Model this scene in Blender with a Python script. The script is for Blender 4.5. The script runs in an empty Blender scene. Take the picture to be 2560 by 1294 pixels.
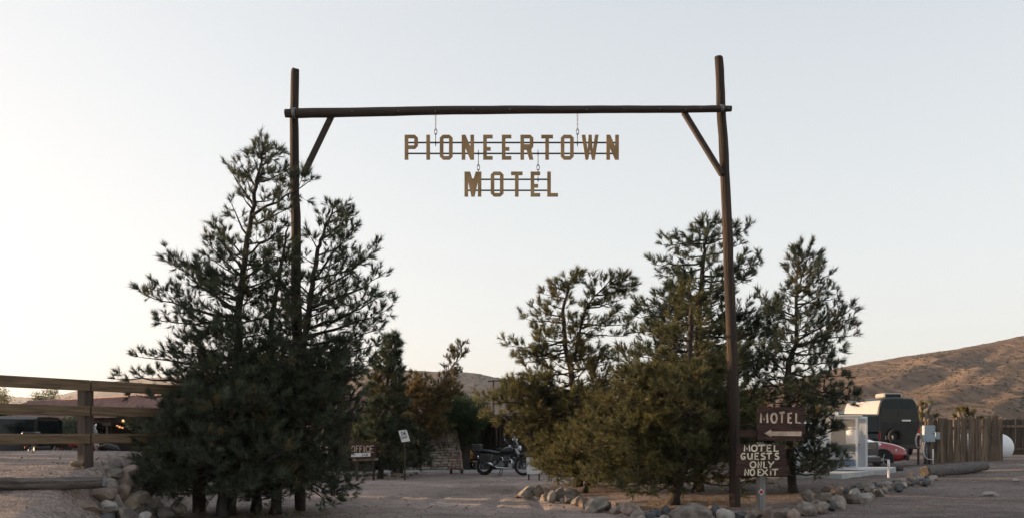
import bpy, bmesh, math, random
import numpy as np
from mathutils import Vector, Matrix
from mathutils.geometry import tessellate_polygon

# ------------------------------------------------------------------ camera, sky, sun, exposure
SC = bpy.context.scene
COL = SC.collection
FPX, HOR, CAMZ = 2276.0, 1083.0, 1.5          # focal length in photo pixels, horizon row, eye height
cam_data = bpy.data.cameras.new("camera")
cam = bpy.data.objects.new("camera", cam_data)
COL.objects.link(cam)
cam.location = (0, 0, CAMZ)
cam.rotation_euler = (math.radians(90), 0, 0)
cam_data.sensor_width = 36.0
cam_data.lens = 36.0 * FPX / 2560.0
cam_data.shift_y = (HOR - 647.0) / 2560.0
cam_data.clip_start, cam_data.clip_end = 0.1, 20000
SC.camera = cam

SUN_AZ, SUN_EL = -76.0, 7.0                    # degrees from the viewing direction (minus = left), above the horizon
world = bpy.data.worlds.new("World")
SC.world = world
world.use_nodes = True
wn, wl = world.node_tree.nodes, world.node_tree.links
wn.clear()
w_sky = wn.new("ShaderNodeTexSky")
w_sky.sky_type = 'NISHITA'
w_sky.sun_disc = False
w_sky.sun_elevation = math.radians(SUN_EL)
w_sky.sun_rotation = math.radians(SUN_AZ)
w_sky.altitude = 1200
w_sky.air_density, w_sky.dust_density, w_sky.ozone_density = 1.0, 2.2, 1.0
w_hsv = wn.new("ShaderNodeHueSaturation")
w_hsv.inputs['Saturation'].default_value = 0.62
w_add = wn.new("ShaderNodeVectorMath"); w_add.operation = 'ADD'; w_add.inputs[1].default_value = (1.2, 1.2, 1.2)
w_div = wn.new("ShaderNodeVectorMath"); w_div.operation = 'DIVIDE'      # soft shoulder, as film gives the bright dusk sky
w_mul = wn.new("ShaderNodeVectorMath"); w_mul.operation = 'MULTIPLY'; w_mul.inputs[1].default_value = (3.70, 3.58, 3.50)
w_bg = wn.new("ShaderNodeBackground")
w_bg.inputs['Strength'].default_value = 0.15
w_out = wn.new("ShaderNodeOutputWorld")
wl.new(w_sky.outputs[0], w_hsv.inputs['Color'])
wl.new(w_hsv.outputs[0], w_add.inputs[0])
wl.new(w_hsv.outputs[0], w_div.inputs[0])
wl.new(w_add.outputs[0], w_div.inputs[1])
wl.new(w_div.outputs[0], w_mul.inputs[0])
wl.new(w_mul.outputs[0], w_bg.inputs['Color'])
wl.new(w_bg.outputs[0], w_out.inputs[0])

sun_data = bpy.data.lights.new("sun", 'SUN')
sun = bpy.data.objects.new("sun", sun_data)
COL.objects.link(sun)
sun_data.energy = 5.0
sun_data.angle = math.radians(0.6)
sun_data.color = (1.0, 0.66, 0.38)
_a, _e = math.radians(SUN_AZ), math.radians(SUN_EL)
SUN_DIR = Vector((math.sin(_a) * math.cos(_e), math.cos(_a) * math.cos(_e), math.sin(_e)))
sun.rotation_euler = (-SUN_DIR).to_track_quat('-Z', 'Y').to_euler()
sun.location = SUN_DIR * 60

SC.view_settings.view_transform = 'Standard'
SC.view_settings.look = 'None'
SC.view_settings.exposure = 1.33
SC.view_settings.gamma = 1.0
SC.view_settings.use_curve_mapping = False
SC.render.engine = 'CYCLES'
SC.cycles.use_denoising = True
SC.cycles.max_bounces = 8
SC.cycles.transparent_max_bounces = 12

RNG = np.random.default_rng(11)
random.seed(5)
R = math.radians
UP = np.array([0., 0., 1.])


def P(px, py, D):
    """the point that stands at depth D and is seen at photo pixel (px, py)"""
    return np.array([(px - 1280.0) / FPX * D, D, CAMZ - (py - HOR) / FPX * D])


def sstep(a, b, v):
    t = np.clip((np.asarray(v, float) - a) / (b - a), 0, 1)
    return t * t * (3 - 2 * t)


# ------------------------------------------------------------------ value noise for terrain and rocks
_perm = np.random.default_rng(3).random((256, 256))


def vnoise(x, y):
    x = np.asarray(x, float); y = np.asarray(y, float)
    xi = np.floor(x).astype(int); yi = np.floor(y).astype(int)
    fx = x - xi; fy = y - yi
    fx = fx * fx * (3 - 2 * fx); fy = fy * fy * (3 - 2 * fy)
    a = _perm[xi & 255, yi & 255]; b = _perm[(xi + 1) & 255, yi & 255]
    c = _perm[xi & 255, (yi + 1) & 255]; d = _perm[(xi + 1) & 255, (yi + 1) & 255]
    return (a * (1 - fx) + b * fx) * (1 - fy) + (c * (1 - fx) + d * fx) * fy


def fbm(x, y, o=4, g=.5):
    s, a, t = 0, 1., 0
    for i in range(o):
        s = s + a * vnoise(x * 2 ** i + 17.3 * i, y * 2 ** i - 9.1 * i); t += a; a *= g
    return s / t


# ------------------------------------------------------------------ materials
def new_mat(name):
    m = bpy.data.materials.new(name)
    m.use_nodes = True
    n = m.node_tree.nodes
    return m, n, m.node_tree.links, n["Principled BSDF"]


def mat(name, c1, c2=None, scale=4.0, stretch=(1, 1, 1), rough=.8, bump=0.0, bscale=None, metal=0.0, spec=.5,
        rand=0.0, coat=0.0, detail=6.0, lo=.35, hi=.65, c3=None, s3=1.0, t3=.6, rot=0.0):
    m, n, l, b = new_mat(name)
    b.inputs['Roughness'].default_value = rough
    b.inputs['Metallic'].default_value = metal
    b.inputs['Specular IOR Level'].default_value = spec
    b.inputs['Coat Weight'].default_value = coat
    b.inputs['Coat Roughness'].default_value = .05
    b.inputs['Base Color'].default_value = (*c1, 1)
    if c2 is None and not bump and not rand:
        return m
    tc = n.new("ShaderNodeTexCoord"); mp = n.new("ShaderNodeMapping")
    mp.inputs['Scale'].default_value = stretch
    if rot:
        mp.vector_type = 'TEXTURE'; mp.inputs['Rotation'].default_value = (0, 0, rot); mp.inputs['Scale'].default_value = [1 / q for q in stretch]
    l.new(tc.outputs['Object'], mp.inputs[0])
    out = None
    vec = mp.outputs[0]
    if rand:
        oi = n.new("ShaderNodeObjectInfo")
        ad = n.new("ShaderNodeVectorMath"); ad.operation = 'ADD'
        mu = n.new("ShaderNodeMath"); mu.operation = 'MULTIPLY'; mu.inputs[1].default_value = 37.0
        l.new(oi.outputs['Random'], mu.inputs[0]); l.new(mu.outputs[0], ad.inputs[1]); l.new(vec, ad.inputs[0])
        vec = ad.outputs[0]
    if c2 is not None:
        nz = n.new("ShaderNodeTexNoise"); nz.inputs['Scale'].default_value = scale; nz.inputs['Detail'].default_value = detail
        rp = n.new("ShaderNodeValToRGB")
        rp.color_ramp.elements[0].position, rp.color_ramp.elements[1].position = lo, hi
        rp.color_ramp.elements[0].color, rp.color_ramp.elements[1].color = (*c1, 1), (*c2, 1)
        l.new(vec, nz.inputs['Vector']); l.new(nz.outputs[0], rp.inputs[0])
        out = rp.outputs[0]
        if c3 is not None:
            n3 = n.new("ShaderNodeTexNoise"); n3.inputs['Scale'].default_value = s3; n3.inputs['Detail'].default_value = 5
            r3 = n.new("ShaderNodeValToRGB"); r3.color_ramp.elements[0].position = t3; r3.color_ramp.elements[1].position = t3 + .12
            mx = n.new("ShaderNodeMix"); mx.data_type = 'RGBA'
            mx.inputs[7].default_value = (*c3, 1)
            l.new(vec, n3.inputs['Vector']); l.new(n3.outputs[0], r3.inputs[0]); l.new(r3.outputs[0], mx.inputs[0]); l.new(out, mx.inputs[6])
            out = mx.outputs[2]
    if rand:
        hs = n.new("ShaderNodeHueSaturation"); hs.inputs['Color'].default_value = (*c1, 1)
        mr = n.new("ShaderNodeMapRange"); mr.inputs[3].default_value = 1 - rand; mr.inputs[4].default_value = 1 + rand
        l.new(oi.outputs['Random'], mr.inputs[0]); l.new(mr.outputs[0], hs.inputs['Value'])
        if out is not None:
            l.new(out, hs.inputs['Color'])
        out = hs.outputs[0]
    if out is not None:
        l.new(out, b.inputs['Base Color'])
    if bump:
        nb = n.new("ShaderNodeTexNoise"); nb.inputs['Scale'].default_value = bscale or scale * 3; nb.inputs['Detail'].default_value = 8
        bp = n.new("ShaderNodeBump"); bp.inputs['Strength'].default_value = min(1, bump); bp.inputs['Distance'].default_value = .02 * max(1, bump)
        l.new(vec, nb.inputs['Vector']); l.new(nb.outputs[0], bp.inputs['Height']); l.new(bp.outputs[0], b.inputs['Normal'])
    return m


def needle_mat(name, dark, light, trans=.35, nscale=1.3, tip=None):
    m, n, l, b = new_mat(name)
    tc = n.new("ShaderNodeTexCoord")
    nz = n.new("ShaderNodeTexNoise"); nz.inputs['Scale'].default_value = nscale * 1.6; nz.inputs['Detail'].default_value = 3
    l.new(tc.outputs['Object'], nz.inputs['Vector'])
    ge = n.new("ShaderNodeNewGeometry")
    cl = n.new("ShaderNodeMapRange"); cl.inputs[1].default_value = .34; cl.inputs[2].default_value = .66; cl.inputs[3].default_value = 0; cl.inputs[4].default_value = .68
    l.new(nz.outputs[0], cl.inputs[0])
    mx = n.new("ShaderNodeMath"); mx.operation = 'MULTIPLY_ADD'; mx.inputs[1].default_value = .34
    l.new(ge.outputs['Random Per Island'], mx.inputs[0]); l.new(cl.outputs[0], mx.inputs[2])
    rp = n.new("ShaderNodeValToRGB")
    rp.color_ramp.elements[0].position, rp.color_ramp.elements[1].position = .12, .96
    rp.color_ramp.elements[0].color, rp.color_ramp.elements[1].color = (*dark, 1), (*light, 1)
    if tip:
        e = rp.color_ramp.elements.new(.93); e.color = (*light, 1)
        rp.color_ramp.elements[2].color = (*tip, 1)
    l.new(mx.outputs[0], rp.inputs[0]); l.new(rp.outputs[0], b.inputs['Base Color'])
    b.inputs['Roughness'].default_value = .55
    b.inputs['Specular IOR Level'].default_value = .25
    tr = n.new("ShaderNodeBsdfTranslucent"); l.new(rp.outputs[0], tr.inputs[0])
    ms = n.new("ShaderNodeMixShader"); ms.inputs[0].default_value = trans
    l.new(b.outputs[0], ms.inputs[1]); l.new(tr.outputs[0], ms.inputs[2])
    l.new(ms.outputs[0], n["Material Output"].inputs[0])
    return m


def glow_mat(name, col, s):
    m, n, l, b = new_mat(name)
    b.inputs['Base Color'].default_value = (*col, 1)
    b.inputs['Emission Color'].default_value = (*col, 1)
    b.inputs['Emission Strength'].default_value = s
    return m


def glass_mat(name, col=(.008, .012, .014), rough=.04, spec=.28):
    m, n, l, b = new_mat(name)
    b.inputs['Base Color'].default_value = (*col, 1); b.inputs['Roughness'].default_value = rough
    b.inputs['Specular IOR Level'].default_value = spec
    return m


def ground_mat():
    m, n, l, b = new_mat("sand_ground")
    b.inputs['Roughness'].default_value = .95
    b.inputs['Specular IOR Level'].default_value = .15
    tc = n.new("ShaderNodeTexCoord")

    def noise(s, st=(1, 1, 1), d=6, rot=0):
        mp = n.new("ShaderNodeMapping"); mp.inputs['Scale'].default_value = st; mp.inputs['Rotation'].default_value = (0, 0, rot)
        nz = n.new("ShaderNodeTexNoise"); nz.inputs['Scale'].default_value = s; nz.inputs['Detail'].default_value = d
        l.new(tc.outputs['Object'], mp.inputs[0]); l.new(mp.outputs[0], nz.inputs['Vector'])
        return nz.outputs[0]
    big = noise(.35, d=5)
    rp = n.new("ShaderNodeValToRGB")
    rp.color_ramp.elements[0].position, rp.color_ramp.elements[1].position = .35, .68
    rp.color_ramp.elements[0].color, rp.color_ramp.elements[1].color = (.175, .145, .130, 1), (.30, .245, .222, 1)
    l.new(big, rp.inputs[0])
    fine = noise(26, d=8)
    streak = noise(2.2, (.35, 1.6, 1), 7, .25)
    st2 = noise(9, (.5, 1.5, 1), 7, -.2)
    mr = n.new("ShaderNodeMapRange"); mr.inputs[1].default_value = .3; mr.inputs[2].default_value = .7; mr.inputs[3].default_value = .62; mr.inputs[4].default_value = 1.3
    l.new(fine, mr.inputs[0])
    mr2 = n.new("ShaderNodeMapRange"); mr2.inputs[1].default_value = .3; mr2.inputs[2].default_value = .7; mr2.inputs[3].default_value = .78; mr2.inputs[4].default_value = 1.2
    l.new(streak, mr2.inputs[0])
    mr3 = n.new("ShaderNodeMapRange"); mr3.inputs[1].default_value = .3; mr3.inputs[2].default_value = .7; mr3.inputs[3].default_value = .8; mr3.inputs[4].default_value = 1.2
    l.new(st2, mr3.inputs[0])
    mu = n.new("ShaderNodeMath"); mu.operation = 'MULTIPLY'; l.new(mr.outputs[0], mu.inputs[0]); l.new(mr2.outputs[0], mu.inputs[1])
    mu2 = n.new("ShaderNodeMath"); mu2.operation = 'MULTIPLY'; l.new(mu.outputs[0], mu2.inputs[0]); l.new(mr3.outputs[0], mu2.inputs[1])
    hs = n.new("ShaderNodeHueSaturation"); l.new(rp.outputs[0], hs.inputs['Color']); l.new(mu2.outputs[0], hs.inputs['Value'])
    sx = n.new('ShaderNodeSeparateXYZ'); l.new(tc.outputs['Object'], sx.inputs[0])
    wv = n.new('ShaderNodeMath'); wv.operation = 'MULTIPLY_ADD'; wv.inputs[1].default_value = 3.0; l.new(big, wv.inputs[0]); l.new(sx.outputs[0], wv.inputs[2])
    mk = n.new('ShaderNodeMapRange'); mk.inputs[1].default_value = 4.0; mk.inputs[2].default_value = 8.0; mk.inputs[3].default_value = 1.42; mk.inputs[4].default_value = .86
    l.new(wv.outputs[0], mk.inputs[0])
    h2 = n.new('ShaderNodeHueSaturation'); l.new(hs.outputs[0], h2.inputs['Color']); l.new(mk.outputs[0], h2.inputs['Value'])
    l.new(h2.outputs[0], b.inputs['Base Color'])
    ad = n.new("ShaderNodeMath"); ad.operation = 'MULTIPLY_ADD'; ad.inputs[1].default_value = 1.6
    l.new(streak, ad.inputs[0]); l.new(fine, ad.inputs[2])
    ad2 = n.new("ShaderNodeMath"); ad2.operation = 'ADD'; l.new(ad.outputs[0], ad2.inputs[0]); l.new(st2, ad2.inputs[1])
    bp = n.new("ShaderNodeBump"); bp.inputs['Strength'].default_value = 1.0; bp.inputs['Distance'].default_value = .07
    l.new(ad2.outputs[0], bp.inputs['Height']); l.new(bp.outputs[0], b.inputs['Normal'])
    return m


def hill_mat(name, c1, c2, dot, sc=.02, dots=.25):
    m, n, l, b = new_mat(name)
    b.inputs['Roughness'].default_value = 1.0; b.inputs['Specular IOR Level'].default_value = 0.0
    t0 = n.new("ShaderNodeTexCoord"); tc = n.new("ShaderNodeMapping"); tc.inputs['Scale'].default_value = (1, .3, 1)
    l.new(t0.outputs['Object'], tc.inputs[0])
    nz = n.new("ShaderNodeTexNoise"); nz.inputs['Scale'].default_value = sc; nz.inputs['Detail'].default_value = 9
    l.new(tc.outputs[0], nz.inputs['Vector'])
    rp = n.new("ShaderNodeValToRGB"); rp.color_ramp.elements[0].position = .35; rp.color_ramp.elements[1].position = .65
    rp.color_ramp.elements[0].color, rp.color_ramp.elements[1].color = (*c1, 1), (*c2, 1)
    l.new(nz.outputs[0], rp.inputs[0])
    vo = n.new("ShaderNodeTexVoronoi"); vo.inputs['Scale'].default_value = dots
    l.new(tc.outputs[0], vo.inputs['Vector'])
    r2 = n.new("ShaderNodeValToRGB"); r2.color_ramp.elements[0].position = .22; r2.color_ramp.elements[1].position = .42
    r2.color_ramp.elements[0].color = (.75, .75, .75, 1); r2.color_ramp.elements[1].color = (0, 0, 0, 1)
    l.new(vo.outputs['Distance'], r2.inputs[0])
    mx = n.new("ShaderNodeMix"); mx.data_type = 'RGBA'; mx.inputs[7].default_value = (*dot, 1)
    l.new(r2.outputs[0], mx.inputs[0]); l.new(rp.outputs[0], mx.inputs[6])
    nf = n.new('ShaderNodeTexNoise'); nf.inputs['Scale'].default_value = sc * 14; nf.inputs['Detail'].default_value = 6
    l.new(tc.outputs[0], nf.inputs['Vector'])
    mf = n.new('ShaderNodeMapRange'); mf.inputs[1].default_value = .35; mf.inputs[2].default_value = .65; mf.inputs[3].default_value = .8; mf.inputs[4].default_value = 1.15
    l.new(nf.outputs[0], mf.inputs[0])
    hf = n.new('ShaderNodeHueSaturation'); l.new(mx.outputs[2], hf.inputs['Color']); l.new(mf.outputs[0], hf.inputs['Value'])
    l.new(hf.outputs[0], b.inputs['Base Color'])
    bp = n.new("ShaderNodeBump"); bp.inputs['Strength'].default_value = .35; bp.inputs['Distance'].default_value = 1.5
    l.new(nz.outputs[0], bp.inputs['Height']); l.new(bp.outputs[0], b.inputs['Normal'])
    return m


def plain(name, c, rough=.6, **k):
    return mat(name, c, rough=rough, **k)


MAT = {}
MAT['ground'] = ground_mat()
MAT['log'] = mat('weathered_log', (.011, .0085, .007), (.056, .034, .023), 3.0, (6, 6, .35), .9, 1.2, 9, lo=.3, hi=.7, c3=(.016, .012, .010), s3=1.6, t3=.58)
MAT['beam'] = mat('dark_beam', (.018, .014, .012), (.055, .037, .027), 3.0, (.35, 6, 6), .8, .9, 9, lo=.3, hi=.72)
MAT['steel'] = mat('dull_steel', (.10, .115, .13), (.20, .21, .22), 12, rough=.5, metal=.6)
MAT['chain'] = plain('chain_steel', (.16, .16, .17), .4, metal=.8)
MAT['letter'] = mat('gold_paint', (.25, .155, .065), (.37, .235, .105), 3.5, rough=.6, bump=.25, bscale=14, c3=(.17, .10, .045), s3=5, t3=.60)
MAT['black_metal'] = plain('black_metal', (.012, .014, .016), .45)
MAT['bark'] = mat('pine_bark', (.013, .011, .010), (.042, .035, .029), 7, (1, 1, .3), .95, 1.0, 12)
MAT['bark_pale'] = mat('pale_bark', (.10, .085, .07), (.19, .165, .14), 7, (1, 1, .3), .95, .8, 12)
MAT['twig'] = mat('twig', (.035, .028, .022), (.085, .066, .052), 9, rough=.9)
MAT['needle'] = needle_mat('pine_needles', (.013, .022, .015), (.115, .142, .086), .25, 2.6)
MAT['needle_sunlit'] = needle_mat('pine_needles_sunlit', (.012, .021, .011), (.195, .186, .082), .42, 2.6)  # golden light end puts the low sun's glow into the needle colour
MAT['needle_grey'] = needle_mat('pine_needles_grey', (.015, .024, .017), (.122, .146, .10), .22, 2.6)
MAT['needle_brown'] = needle_mat('dry_needles', (.04, .04, .02), (.21, .155, .065), .35, 1.6)
MAT['leaf_green'] = needle_mat('green_leaves', (.016, .034, .014), (.05, .085, .034), .3, 2)
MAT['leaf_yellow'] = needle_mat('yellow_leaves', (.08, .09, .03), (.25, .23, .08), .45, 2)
MAT['leaf_sage'] = needle_mat('sage_leaves', (.06, .08, .055), (.15, .175, .12), .3, 2)
MAT['joshua'] = needle_mat('joshua_leaves', (.06, .065, .030), (.22, .18, .075), .3, 2)
MAT['cone'] = plain('pine_cone', (.032, .022, .016), .9)
MAT['rail'] = mat('rail_timber', (.068, .046, .027), (.215, .147, .084), 2.6, (.6, 8, 11), .8, .6, 6, rot=1.076, lo=.3, hi=.72, c3=(.03, .022, .016), s3=2.2, t3=.62)
MAT['post_wood'] = mat('post_timber', (.026, .021, .019), (.085, .062, .05), 3, (7, 7, .5), .85, .9, 9, lo=.3, hi=.7)
MAT['sign_wood'] = mat('sign_planks', (.018, .008, .0065), (.058, .024, .018), 4, (1, 5, 7), .8, .6, 12, rand=.25)
MAT['sign_paint'] = mat('faded_paint', (.40, .29, .21), (.68, .53, .41), 5, rough=.75, bump=.3, bscale=30)
MAT['cream_paint'] = mat('cream_paint', (.50, .43, .31), (.74, .67, .51), 5, rough=.75, bump=.2, bscale=30)
MAT['grey_post'] = mat('grey_post', (.12, .12, .115), (.23, .22, .21), 4, (6, 6, .5), .85, .5, 10)
MAT['red_lens'] = plain('red_reflector', (.35, .012, .018), .2)
MAT['white_paint'] = mat('white_paint', (.62, .63, .64), (.74, .74, .74), 4, rough=.5)
MAT['black_paint'] = plain('black_lettering', (.012, .012, .02), .6)
MAT['granite'] = mat('granite', (.125, .110, .097), (.285, .25, .218), 5, rough=.95, bump=1.0, bscale=11, spec=.2, rand=.30, c3=(.10, .09, .085), s3=3, t3=.6)
MAT['granite_pink'] = mat('pink_granite', (.15, .115, .097), (.29, .228, .193), 4, rough=.95, bump=1.0, bscale=11, spec=.2, rand=.2, c3=(.26, .22, .19), s3=3, t3=.56)
MAT['granite_dark'] = mat('dark_stone', (.038, .040, .044), (.10, .10, .105), 5, rough=.85, bump=.5, bscale=14, rand=.2)
MAT['granite_pale'] = mat('pale_granite', (.22, .205, .19), (.37, .345, .32), 5, rough=.95, bump=1.0, bscale=12, spec=.2, rand=.12, c3=(.17, .155, .145), s3=4, t3=.6)
MAT['granite_tan'] = mat('tan_stone', (.135, .112, .085), (.25, .205, .155), 6, rough=.95, bump=1.0, bscale=12, spec=.2, rand=.15)
MAT['paling'] = mat('fence_paling', (.050, .036, .026), (.175, .125, .085), 2.2, (7, 7, .55), .85, .6, 8, rand=.38, lo=.3, hi=.7, c3=(.022, .017, .013), s3=1.1, t3=.6)
MAT['paling_dark'] = mat('dark_paling', (.03, .022, .017), (.08, .058, .042), 2.2, (7, 7, .55), .85, .5, 8, rand=.3)
MAT['concrete'] = mat('concrete', (.33, .335, .335), (.45, .455, .455), 2.2, rough=.9, bump=.3, bscale=20)
MAT['adobe'] = mat('adobe_brick', (.20, .172, .142), (.34, .295, .245), 5, rough=.95, bump=.8, bscale=18, rand=.22)
MAT['adobe_core'] = plain('adobe_mortar', (.045, .038, .032), .95)
MAT['roof_red'] = mat('red_roof', (.15, .085, .075), (.25, .15, .13), 3, (1, 1, 1), .8, .4, 12)
MAT['dark_wood'] = mat('dark_wood', (.018, .014, .011), (.055, .042, .032), 3, (5, 5, .6), .85, .4, 9, rand=.3)
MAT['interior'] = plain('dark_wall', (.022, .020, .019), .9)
MAT['window'] = glass_mat('window_glass', (.010, .012, .014), .25, .08)
MAT['glass'] = glass_mat('car_glass')
MAT['car_black'] = plain('black_car_paint', (.006, .009, .010), .35, coat=.3, spec=.25)
MAT['van_dark'] = plain('dark_van_paint', (.014, .023, .026), .4, spec=.2, coat=.1)
MAT['van_sunlit'] = plain('sunlit_van_paint', (.34, .31, .28), .35, coat=.5)  # low sun on the van's sides, put into a paler colour
MAT['van_black'] = plain('black_door_skin', (.010, .014, .015), .45, spec=.3)
MAT['car_red'] = plain('red_car_paint', (.26, .012, .016), .3, coat=1.0)
MAT['car_white'] = plain('white_car_paint', (.70, .71, .73), .35, coat=1.0)
MAT['car_silver'] = plain('silver_car_paint', (.42, .46, .50), .3, coat=1.0, metal=.3)
MAT['rubber'] = plain('tyre_rubber', (.012, .012, .013), .85)
MAT['chrome'] = plain('chrome', (.65, .66, .68), .12, metal=1.0)
MAT['alloy'] = plain('alloy', (.35, .36, .38), .3, metal=.8)
MAT['lamp_lens'] = plain('lamp_lens', (.55, .60, .65), .08, coat=1.0)
MAT['plastic'] = plain('black_plastic', (.015, .016, .017), .5)
MAT['grey_box'] = mat('grey_enamel', (.26, .32, .36), (.31, .37, .41), 3, rough=.5)
MAT['tank_white'] = mat('tank_enamel', (.66, .68, .70), (.74, .75, .76), 2, rough=.45)
MAT['cage'] = plain('white_cage_paint', (.68, .70, .72), .45)
MAT['cyl_blue'] = plain('blue_label', (.05, .13, .25), .4)
MAT['yellow'] = plain('yellow_cloth', (.55, .32, .05), .8)
MAT['navy'] = plain('navy_cloth', (.012, .014, .025), .85)
MAT['old_log'] = mat('grey_log', (.045, .040, .037), (.15, .135, .125), 3, (.5, 7, 7), .9, 1.0, 8, lo=.3, hi=.7)
MAT['dry_grass'] = needle_mat('dry_grass', (.16, .125, .07), (.36, .29, .17), .3, 3)
MAT['lamp'] = glow_mat('lit_bulb', (1.0, .50, .18), .75)
MAT['window_glint'] = glow_mat('pane_glint', (.9, .42, .16), .28)  # orange window reflections, drawn as a faint glow
MAT['scrub'] = mat('desert_scrub', (.05, .043, .032), (.085, .072, .05), .2, rough=1.0)
MAT['hill'] = hill_mat('hill_scrub', (.15, .11, .086), (.20, .148, .114), (.12, .09, .07), .015, .2)
MAT['hill_far'] = hill_mat('far_hill_scrub', (.13, .105, .09), (.20, .16, .135), (.07, .062, .052), .01, .12)


# ------------------------------------------------------------------ object helpers
ORG = {}


def props(o, label=None, cat=None, group=None, kind=None):
    if label: o['label'] = label
    if cat: o['category'] = cat
    if group: o['group'] = group
    if kind: o['kind'] = kind
    return o


def thing(name, label, cat, loc=(0, 0, 0), rotz=0.0, group=None, world=False):
    """an Empty at the thing's base; world=True: its parts are given in world coordinates"""
    o = bpy.data.objects.new(name, None)
    COL.objects.link(o)
    o.location = loc
    o.rotation_euler = (0, 0, rotz)
    o.empty_display_size = .2
    ORG[o.name] = np.array(loc, float) if world else np.zeros(3)
    return props(o, label, cat, group)


def link(name, me, parent=None, mats=()):
    o = bpy.data.objects.new(name, me)
    COL.objects.link(o)
    if parent is not None:
        o.parent = parent
        ORG[o.name] = ORG.get(parent.name, np.zeros(3))
    return o


class MB:
    def __init__(s):
        s.v, s.f, s.n = [], [], 0

    def add(s, v, f):
        v = np.asarray(v, float).reshape(-1, 3)
        s.v.append(v)
        k = s.n
        s.f.extend([tuple(i + k for i in q) for q in f])
        s.n += len(v)
        return s

    def box(s, c, size, rz=0.0, m=None, taper=1.0):
        x, y, z = [q / 2 for q in size]
        v = np.array([[-x, -y, -z], [x, -y, -z], [x, y, -z], [-x, y, -z], [-x * taper, -y * taper, z], [x * taper, -y * taper, z], [x * taper, y * taper, z], [-x * taper, y * taper, z]])
        if m is not None:
            v = v @ np.array(m).T
        if rz:
            ca, sa = math.cos(rz), math.sin(rz)
            v = v @ np.array([[ca, -sa, 0], [sa, ca, 0], [0, 0, 1]]).T
        return s.add(v + np.asarray(c, float), [(0, 3, 2, 1), (4, 5, 6, 7), (0, 1, 5, 4), (1, 2, 6, 5), (2, 3, 7, 6), (3, 0, 4, 7)])

    def cbox(s, c, size, ch, rz=0.0, m=None):
        """box with chamfered long edges (around z and at top and bottom)"""
        x, y, z = [q / 2 for q in size]
        ring = lambda ix, iy: [(-ix + ch, -iy), (ix - ch, -iy), (ix, -iy + ch), (ix, iy - ch), (ix - ch, iy), (-ix + ch, iy), (-ix, iy - ch), (-ix, -iy + ch)]
        lv = [(-z, -ch * .7), (-z + ch * .7, 0), (z - ch * .7, 0), (z, -ch * .7)]
        v, f = [], []
        for zz, g in lv:
            v += [(a, b, zz) for a, b in ring(x + g, y + g)]
        for k in range(3):
            for i in range(8):
                j = (i + 1) % 8
                f.append((k * 8 + i, k * 8 + j, k * 8 + 8 + j, k * 8 + 8 + i))
        f += [tuple(range(7, -1, -1)), tuple(range(24, 32))]
        v = np.array(v, float)
        if m is not None:
            v = v @ np.array(m).T
        if rz:
            ca, sa = math.cos(rz), math.sin(rz)
            v = v @ np.array([[ca, -sa, 0], [sa, ca, 0], [0, 0, 1]]).T
        return s.add(v + np.asarray(c, float), f)

    def tube(s, pts, r, n=8, cap=True, noise=0.0, seed=0):
        pts = np.asarray(pts, float)
        r = np.broadcast_to(np.asarray(r, float), (len(pts),))
        t = np.gradient(pts, axis=0)
        t /= np.linalg.norm(t, axis=1)[:, None] + 1e-12
        a = np.array([0, 0, 1.]) if abs(t[0][2]) < .9 else np.array([1., 0, 0])
        u = np.cross(t[0], a); u /= np.linalg.norm(u)
        ang = np.arange(n) * 2 * np.pi / n
        v = []
        rg = np.random.default_rng(seed)
        prof = 1 + noise * rg.normal(0, 1, n) if noise else np.ones(n)
        for i in range(len(pts)):
            u = u - t[i] * np.dot(u, t[i]); u /= np.linalg.norm(u) + 1e-12
            w = np.cross(t[i], u)
            rr = r[i] * (prof * (1 + noise * .6 * rg.normal(0, 1, n)) if noise else prof)
            v.append(pts[i] + (np.cos(ang) * rr)[:, None] * u + (np.sin(ang) * rr)[:, None] * w)
        f = []
        for i in range(len(pts) - 1):
            for j in range(n):
                k = (j + 1) % n
                f.append((i * n + j, i * n + k, (i + 1) * n + k, (i + 1) * n + j))
        if cap:
            f.append(tuple(range(n - 1, -1, -1))); f.append(tuple((len(pts) - 1) * n + j for j in range(n)))
        return s.add(np.concatenate(v), f)

    def bar(s, a, b, r, n=8):
        return s.tube([a, b], r, n)

    def beam(s, a, b, w, h, up=(0, 0, 1), ch=0.0):
        """rectangular timber from a to b; w sideways, h along up"""
        a = np.asarray(a, float); b = np.asarray(b, float)
        d = b - a; L = np.linalg.norm(d); d /= L
        u = np.asarray(up, float); u = u - d * np.dot(u, d); u /= np.linalg.norm(u)
        sd = np.cross(d, u)
        m = np.stack([sd, u, d], 1)
        if ch:
            return s.cbox((a + b) / 2, (w, h, L), ch, m=m)
        return s.box((a + b) / 2, (w, h, L), m=m)

    def lathe(s, prof, n=20, c=(0, 0, 0), m=None):
        """profile [(r, z)] turned round z"""
        v, f = [], []
        for r, z in prof:
            for j in range(n):
                a = 2 * math.pi * j / n
                v.append((r * math.cos(a), r * math.sin(a), z))
        for i in range(len(prof) - 1):
            for j in range(n):
                k = (j + 1) % n
                f.append((i * n + j, i * n + k, (i + 1) * n + k, (i + 1) * n + j))
        f.append(tuple(range(n - 1, -1, -1))); f.append(tuple((len(prof) - 1) * n + j for j in range(n)))
        v = np.array(v)
        if m is not None:
            v = v @ np.array(m).T
        return s.add(v + np.asarray(c, float), f)

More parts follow.
